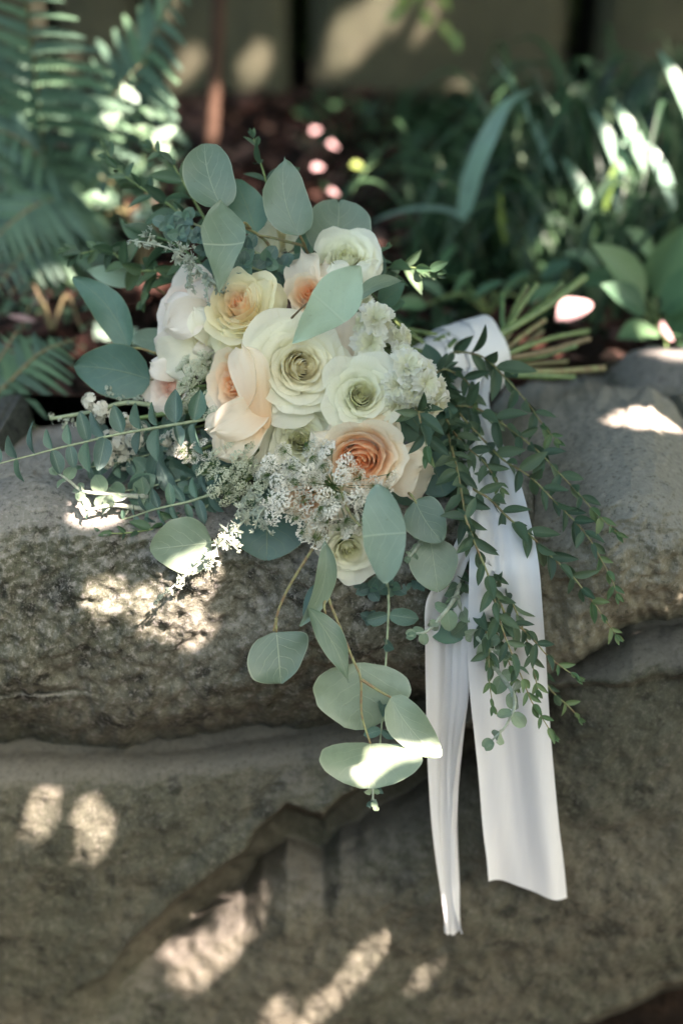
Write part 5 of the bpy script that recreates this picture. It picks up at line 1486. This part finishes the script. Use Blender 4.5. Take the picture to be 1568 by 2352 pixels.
# ------------------------------------------------------------------ sun spots in the bed: scraps and leaves whose colour carries the sunlight
SPOTS = []       # (x, y, rx, ry, rot) picture px where sun falls
r_ = random.Random(15)
for (x, y, L, W, Y, m) in ((725, 300, 22, 16, 1.5, 'sun_pink'), (765, 335, 26, 20, 1.4, 'sun_pink'), (730, 385, 26, 20, 1.2, 'sun_pink'), (765, 442, 26, 22, 1.0, 'sun_pink'),
                           (1320, 712, 100, 60, .55, 'sun_pink'), (1530, 765, 40, 60, .50, 'sun_pink'), (165, 930, 50, 45, .38, 'sun_pink'), (90, 690, 40, 30, .65, 'sun_pink'), (52, 730, 14, 60, .55, 'sun_pink'),
                           (1450, 322, 50, 34, .86, 'blade_sunlit'), (823, 383, 36, 26, 1.1, 'lime')):
    c = PY(x, y, Y); s = (Y + 1.178) / 1.178 * M_PX
    nm = {"sun_pink": "sun_spot_scrap", "blade_sunlit": "sun_spot_leaf", "lime": "sun_spot_leaf"}[m]
    me = unit_leaf(nm, M[m], 'ovate', 7, 5, .3, -.2, .03, int(x))
    o = top(nm, me, None, "fallen petal" if m == 'sun_pink' else "leaf")
    a = r_.uniform(-.8, .8)
    d = Vector((math.cos(a), 0.35, math.sin(a) * .4)) if x != 52 else Vector((.2, .1, 1))
    mm = frame(c - d.normalized() * L * s * .5, d, TOCAM * .6 + Vector((.2, 0, .8)), L * s, max(W * s, .01))
    o.matrix_world = mm
    o["label"] = {725: "small scrap tinted as a pink sun spot, farthest up on the dark soil right of the stake", 765: "", 730: "scrap tinted as a dull pink sun spot on the dark soil, just above the pointed silver leaf", 1320: "large scrap tinted as a bright pink sun spot beyond the stem ends, right", 1530: "upright scrap tinted as a pink sun spot at the right edge behind the tan boulder",
                  165: "scrap tinted as a sun spot left of the white statice", 90: "scrap tinted as a pink sun spot on the soil at the left edge", 52: "narrow pink scrap standing at the left edge", 1450: "long leaf tinted pale as a sun spot among the grasses, upper right", 823: "pale green round leaf in the dark bed above the white rose"}[x] or \
        ("scrap tinted as a pink sun spot close beside the farthest one on the soil" if y < 400 else "scrap tinted as a mauve sun spot right behind the tall pointed leaf")

# ------------------------------------------------------------------ tree canopy overhead: unseen, its gaps cut to place the sun flecks
bpy.context.view_layer.update()
dg = bpy.context.evaluated_depsgraph_get()
sa = SUN.cross(Vector((0, 0, 1))).normalized(); sb = SUN.cross(sa)
def to2(p): return (p.dot(sa), p.dot(sb))
def hit(x, y):
    k = 0.36 / 1176.0
    ray = (FWD + RIGHT * ((x - 784) * k) + UP * ((1176 - y) * k)).normalized()
    ok, loc, nor, idx, ob, mt = scene.ray_cast(dg, CAM + ray * .3, ray)
    return loc if ok else CAM + ray * 3.5

def ell(x, y, rx, ry, rot=0, n=14):
    a = RAD(rot); out = []
    for k in range(n):
        t = 2 * math.pi * k / n; u = rx * math.cos(t); v = ry * math.sin(t)
        out.append((x + u * math.cos(a) - v * math.sin(a), y + u * math.sin(a) + v * math.cos(a)))
    return out
# outlines in picture px
flecks = [ell(96, 1868, 30, 52, 15), ell(214, 1898, 34, 68, -15), [(400, 2170), (430, 2140), (480, 2145), (520, 2170), (560, 2130), (575, 2150), (530, 2200), (480, 2250), (440, 2285), (408, 2240)],
          [(525, 2035), (540, 2050), (555, 2100), (570, 2150), (545, 2150), (525, 2100)], ell(444, 2088, 24, 14), [(735, 2340), (745, 2290), (790, 2230), (840, 2165), (862, 2160), (870, 2190), (840, 2240), (790, 2300), (750, 2345)],
          ell(965, 2252, 15, 28, 15), ell(638, 2335, 24, 40, 20), ell(248, 1375, 32, 34), ell(455, 1450, 26, 24), ell(385, 1415, 60, 40, 20), ell(1508, 1400, 10, 14),
          ell(490, 1270, 60, 36, -35), [(365, 1292), (430, 1284), (480, 1280), (470, 1306), (435, 1326), (390, 1316)], ell(428, 1034, 20, 13, 10), ell(220, 1190, 50, 14, 0), 
          [(800, 1800), (835, 1760), (862, 1728), (900, 1730), (925, 1742), (900, 1758), (860, 1775)], ell(1470, 943, 34, 7, 3), ell(200, 1155, 30, 26),
          # far ones
          ell(797, 92, 34, 44, 15), ell(583, 150, 22, 28), ell(488, 270, 24, 50), ell(725, 300, 24, 20), ell(765, 335, 24, 20), ell(730, 385, 22, 20), ell(765, 442, 26, 22), ell(823, 383, 28, 22),
          ell(1450, 322, 34, 50, -30), ell(1520, 398, 34, 36, -40), ell(1342, 458, 34, 44, -30), ell(1440, 392, 24, 20), ell(1405, 470, 24, 20), ell(1560, 205, 40, 26), ell(1325, 712, 60, 44, 20), ell(1530, 762, 30, 50),
          ell(250, 270, 34, 40), ell(290, 225, 40, 26), ell(372, 318, 32, 30), ell(330, 480, 36, 30), ell(230, 455, 40, 26), ell(20, 320, 60, 26), ell(90, 690, 50, 30), ell(230, 770, 46, 36),
          ell(955, 30, 46, 40), ell(1270, 520, 24, 20), ell(980, 620, 30, 26), ell(1500, 965, 80, 18), ell(1540, 815, 50, 10)]
polys = []
for fl in flecks:
    cx = sum(p[0] for p in fl) / len(fl); cy = sum(p[1] for p in fl) / len(fl)
    c = hit(cx, cy); dc = (c - CAM).dot(FWD)
    out = []
    for p in fl:
        k = 0.36 / 1176.0
        h = hit(*p); dh = (h - CAM).dot(FWD)
        lim = .004 if cy > 1700 and 780 < cx < 960 or 340 < cx < 500 and 1240 < cy < 1340 else .004 if cy < 1200 and 420 < cx < 1000 else .02
        dh = min(max(dh, dc - lim), dc + lim)
        w = CAM + (FWD + RIGHT * ((p[0] - 784) * k) + UP * ((1176 - p[1]) * k)) * dh
        out.append(to2(w))
    polys.append((np.array(out), to2(c), cy))
def inside(pts, poly):
    x, y = pts[:, 0], pts[:, 1]; res = np.zeros(len(pts), bool)
    j = len(poly) - 1
    for i in range(len(poly)):
        xi, yi = poly[i]; xj, yj = poly[j]
        c = ((yi > y) != (yj > y)) & (x < (xj - xi) * (y - yi) / (yj - yi + 1e-12) + xi)
        res ^= c; j = i
    return res

def canopy_layer(name, label, zr, xr, yr, n, size, seed, grow=0.0, holes=0, curtain=None):
    """leaves in a slab; every leaf whose shadow would touch a gap outline is left out"""
    rs_ = np.random.RandomState(seed)
    c = np.stack([rs_.uniform(*xr, n), rs_.uniform(*(yr or (0, 1)), n), rs_.uniform(*zr, n)], 1)
    if curtain:
        # an added leaf curtain that shapes the flecks on the boulder face, xr and zr measured on that face
        q0 = np.stack([rs_.uniform(*xr, n), np.zeros(n), rs_.uniform(*zr, n)], 1)
        c = q0 + np.array(SUN)[None, :] * (curtain + rs_.uniform(-.07, .07, n))[:, None]
    a = rs_.uniform(0, 6.28, n); L = size * rs_.uniform(.6, 1.2, n)
    S = np.array(SUN)
    nrm = S[None, :] + rs_.normal(0, .35, (n, 3)); nrm /= np.linalg.norm(nrm, axis=1)[:, None]
    u = np.cross(nrm, np.stack([np.cos(a), np.sin(a), np.zeros(n)], 1)); u /= np.linalg.norm(u, axis=1)[:, None]
    v = np.cross(nrm, u)
    loc = np.array([(0, -1), (.42, -.35), (.38, .35), (0, 1), (-.38, .35), (-.42, -.35)])
    V = c[:, None, :] + (u[:, None, :] * loc[None, :, 0:1] + v[:, None, :] * loc[None, :, 1:2]) * L[:, None, None]
    A = np.array(sa); B = np.array(sb)
    V2 = np.stack([V @ A, V @ B], -1)                      # n,6,2
    C2 = V2.mean(axis=1)
    keep = np.ones(n, bool)
    smp = np.concatenate([V2, C2[:, None, :], (V2 + C2[:, None, :]) / 2, (V2 + np.roll(V2, 1, axis=1)) / 2], 1)
    for poly, cc, _ in polys:
        pc = poly.mean(axis=0); rad = np.abs(poly - pc).max() + size * 1.3
        near = np.where(keep & (np.abs(C2 - pc).max(axis=1) < rad))[0]
        if len(near) == 0: continue
        q_ = pc + (poly - pc) * (1 + (0 if _ > 1700 and rad < .075 else grow))
        ins = inside(smp[near].reshape(-1, 2), q_).reshape(len(near), -1).any(axis=1)
        keep[near[ins]] = False
    if holes:
        hc = C2[rs_.randint(0, n, holes)]; hr = rs_.uniform(.010, .030, holes)
        for h, r in zip(hc, hr):
            dd = np.linalg.norm(smp - h, axis=2).min(axis=1)
            # random gaps stay off the bouquet and the boulders
            if np.linalg.norm(h - np.array(to2(Vector((0, .1, -.1))))) < .75: continue
            keep &= dd > r
    rel = C_ = V.mean(axis=1) - np.array(CAM)
    dep = rel @ np.array(FWD)
    seen = (dep > 0) & (np.abs(rel[:, 0]) < .24 * dep + .10) & (np.abs(rel @ np.array(UP)) < .36 * dep + .10)
    V = V[keep & ~seen]; m = len(V)
    ctr = V.mean(axis=1); 
    me = bpy.data.meshes.new(name)
    me.from_pydata(V.reshape(-1, 3).tolist(), [], (np.arange(m * 6).reshape(m, 6)).tolist())
    me.materials.append(M['canopy'])
    return top(name, me, label, "tree canopy", kind='stuff')
H = .74
o_ = SUN * (H / SUN.z)
canopy_layer("low_branch_foliage", "overhanging tree leaves beside and above the rocks with gaps cut to drop the sun flecks, outside the picture", (-.70, .98), (-.42, 1.08), None, 42000, .022, 3, grow=.16, curtain=1.30)
H2 = 2.3
o_ = SUN * (H2 / SUN.z)
canopy_layer("tree_foliage", "high tree leaves shading the garden bed, outside the picture", (H2 - .25, H2 + .25), (o_.x - 1.9, o_.x + 1.9), (o_.y + .35, o_.y + 3.3), 42000, .060, 4, holes=90)
rear = np.random.RandomState(2)
canopy_layer("rear_shade_leaves", "dense leaves added over the stone wall, above the picture, to darken the background", (2.3, 2.9), (-3.0, 3.0), (1.5, 4.6), 26000, .09, 6)  # leaves added out of view to darken the background
tr = thing("shade_tree", "leaning tree trunk and limbs that carry the overhanging leaves, outside the picture", "tree", (2.6, -1.6, -.62))
part("trunk", tube("trunk", catmull([Vector((2.6, -1.6, -.62)), Vector((2.5, -1.5, .6)), Vector((2.3, -1.2, 1.6)), Vector((2.1, -.8, 2.5))], 8), .11, .06, M['bark'], 12, .05), tr)
part("limb", tube("limb", catmull([Vector((2.45, -1.45, .8)), Vector((1.7, -1.1, .84)), Vector((1.1, -.7, .84)), Vector((.9, -.5, .84))], 8), .04, .012, M['bark'], 8, .05), tr)
part("limb", tube("limb", catmull([Vector((2.3, -1.2, 1.6)), Vector((1.9, 0, 2.2)), Vector((1.6, 1.0, 2.35)), Vector((1.3, 2.0, 2.4))], 8), .05, .015, M['bark'], 8, .05), tr)

def blocker(name, label, p0, p1, h, n, seed, thick=.35):  # leaf masses added out of view to block sky light
    """dense leafy hedge between two ground points"""
    rs_ = np.random.RandomState(seed)
    a = np.array(p0, float); b = np.array(p1, float); d = (b - a); L = np.linalg.norm(d); d /= L
    nn = np.array([-d[1], d[0], 0])
    t = rs_.rand(n) * L; z = rs_.rand(n) ** .9 * h; off = rs_.uniform(-thick, thick, n)
    C = a[None] + d[None] * t[:, None] + nn[None] * off[:, None]; C[:, 2] = -.7 + z + .15 * np.sin(t * 2.3) * z
    V = []
    u = rs_.normal(0, 1, (n, 3)); u /= np.linalg.norm(u, axis=1)[:, None]
    w = np.cross(u, rs_.normal(0, 1, (n, 3))); w /= np.linalg.norm(w, axis=1)[:, None]
    s = rs_.uniform(.06, .12, n)[:, None, None]
    loc = np.array([(0, -1), (.5, -.2), (.35, .5), (0, 1), (-.35, .5), (-.5, -.2)])
    V = C[:, None, :] + (w[:, None, :] * loc[None, :, 0:1] + u[:, None, :] * loc[None, :, 1:2]) * s
    me = bpy.data.meshes.new(name)
    me.from_pydata(V.reshape(-1, 3).tolist(), [], np.arange(n * 6).reshape(n, 6).tolist())
    me.materials.append(M['canopy'])
    return top(name, me, label, "blocker", kind='stuff')
blocker("near_blocker", "tall leafy hedge added behind the viewer to hold back low sky light", (-4.5, -3.0, 0), (4.5, -3.0, 0), 1.5, 12000, 8)
blocker("side_blocker", "leafy hedge added on the left, outside the picture, to hold back sky light", (-3.6, -2.6, 0), (-3.6, 2.6, 0), 2.2, 11000, 9)
blocker("back_blocker", "tall dark hedge added behind the stone wall, above the picture, to darken the background", (-4.5, 3.7, 0), (4.5, 3.7, 0), 3.4, 24000, 11)
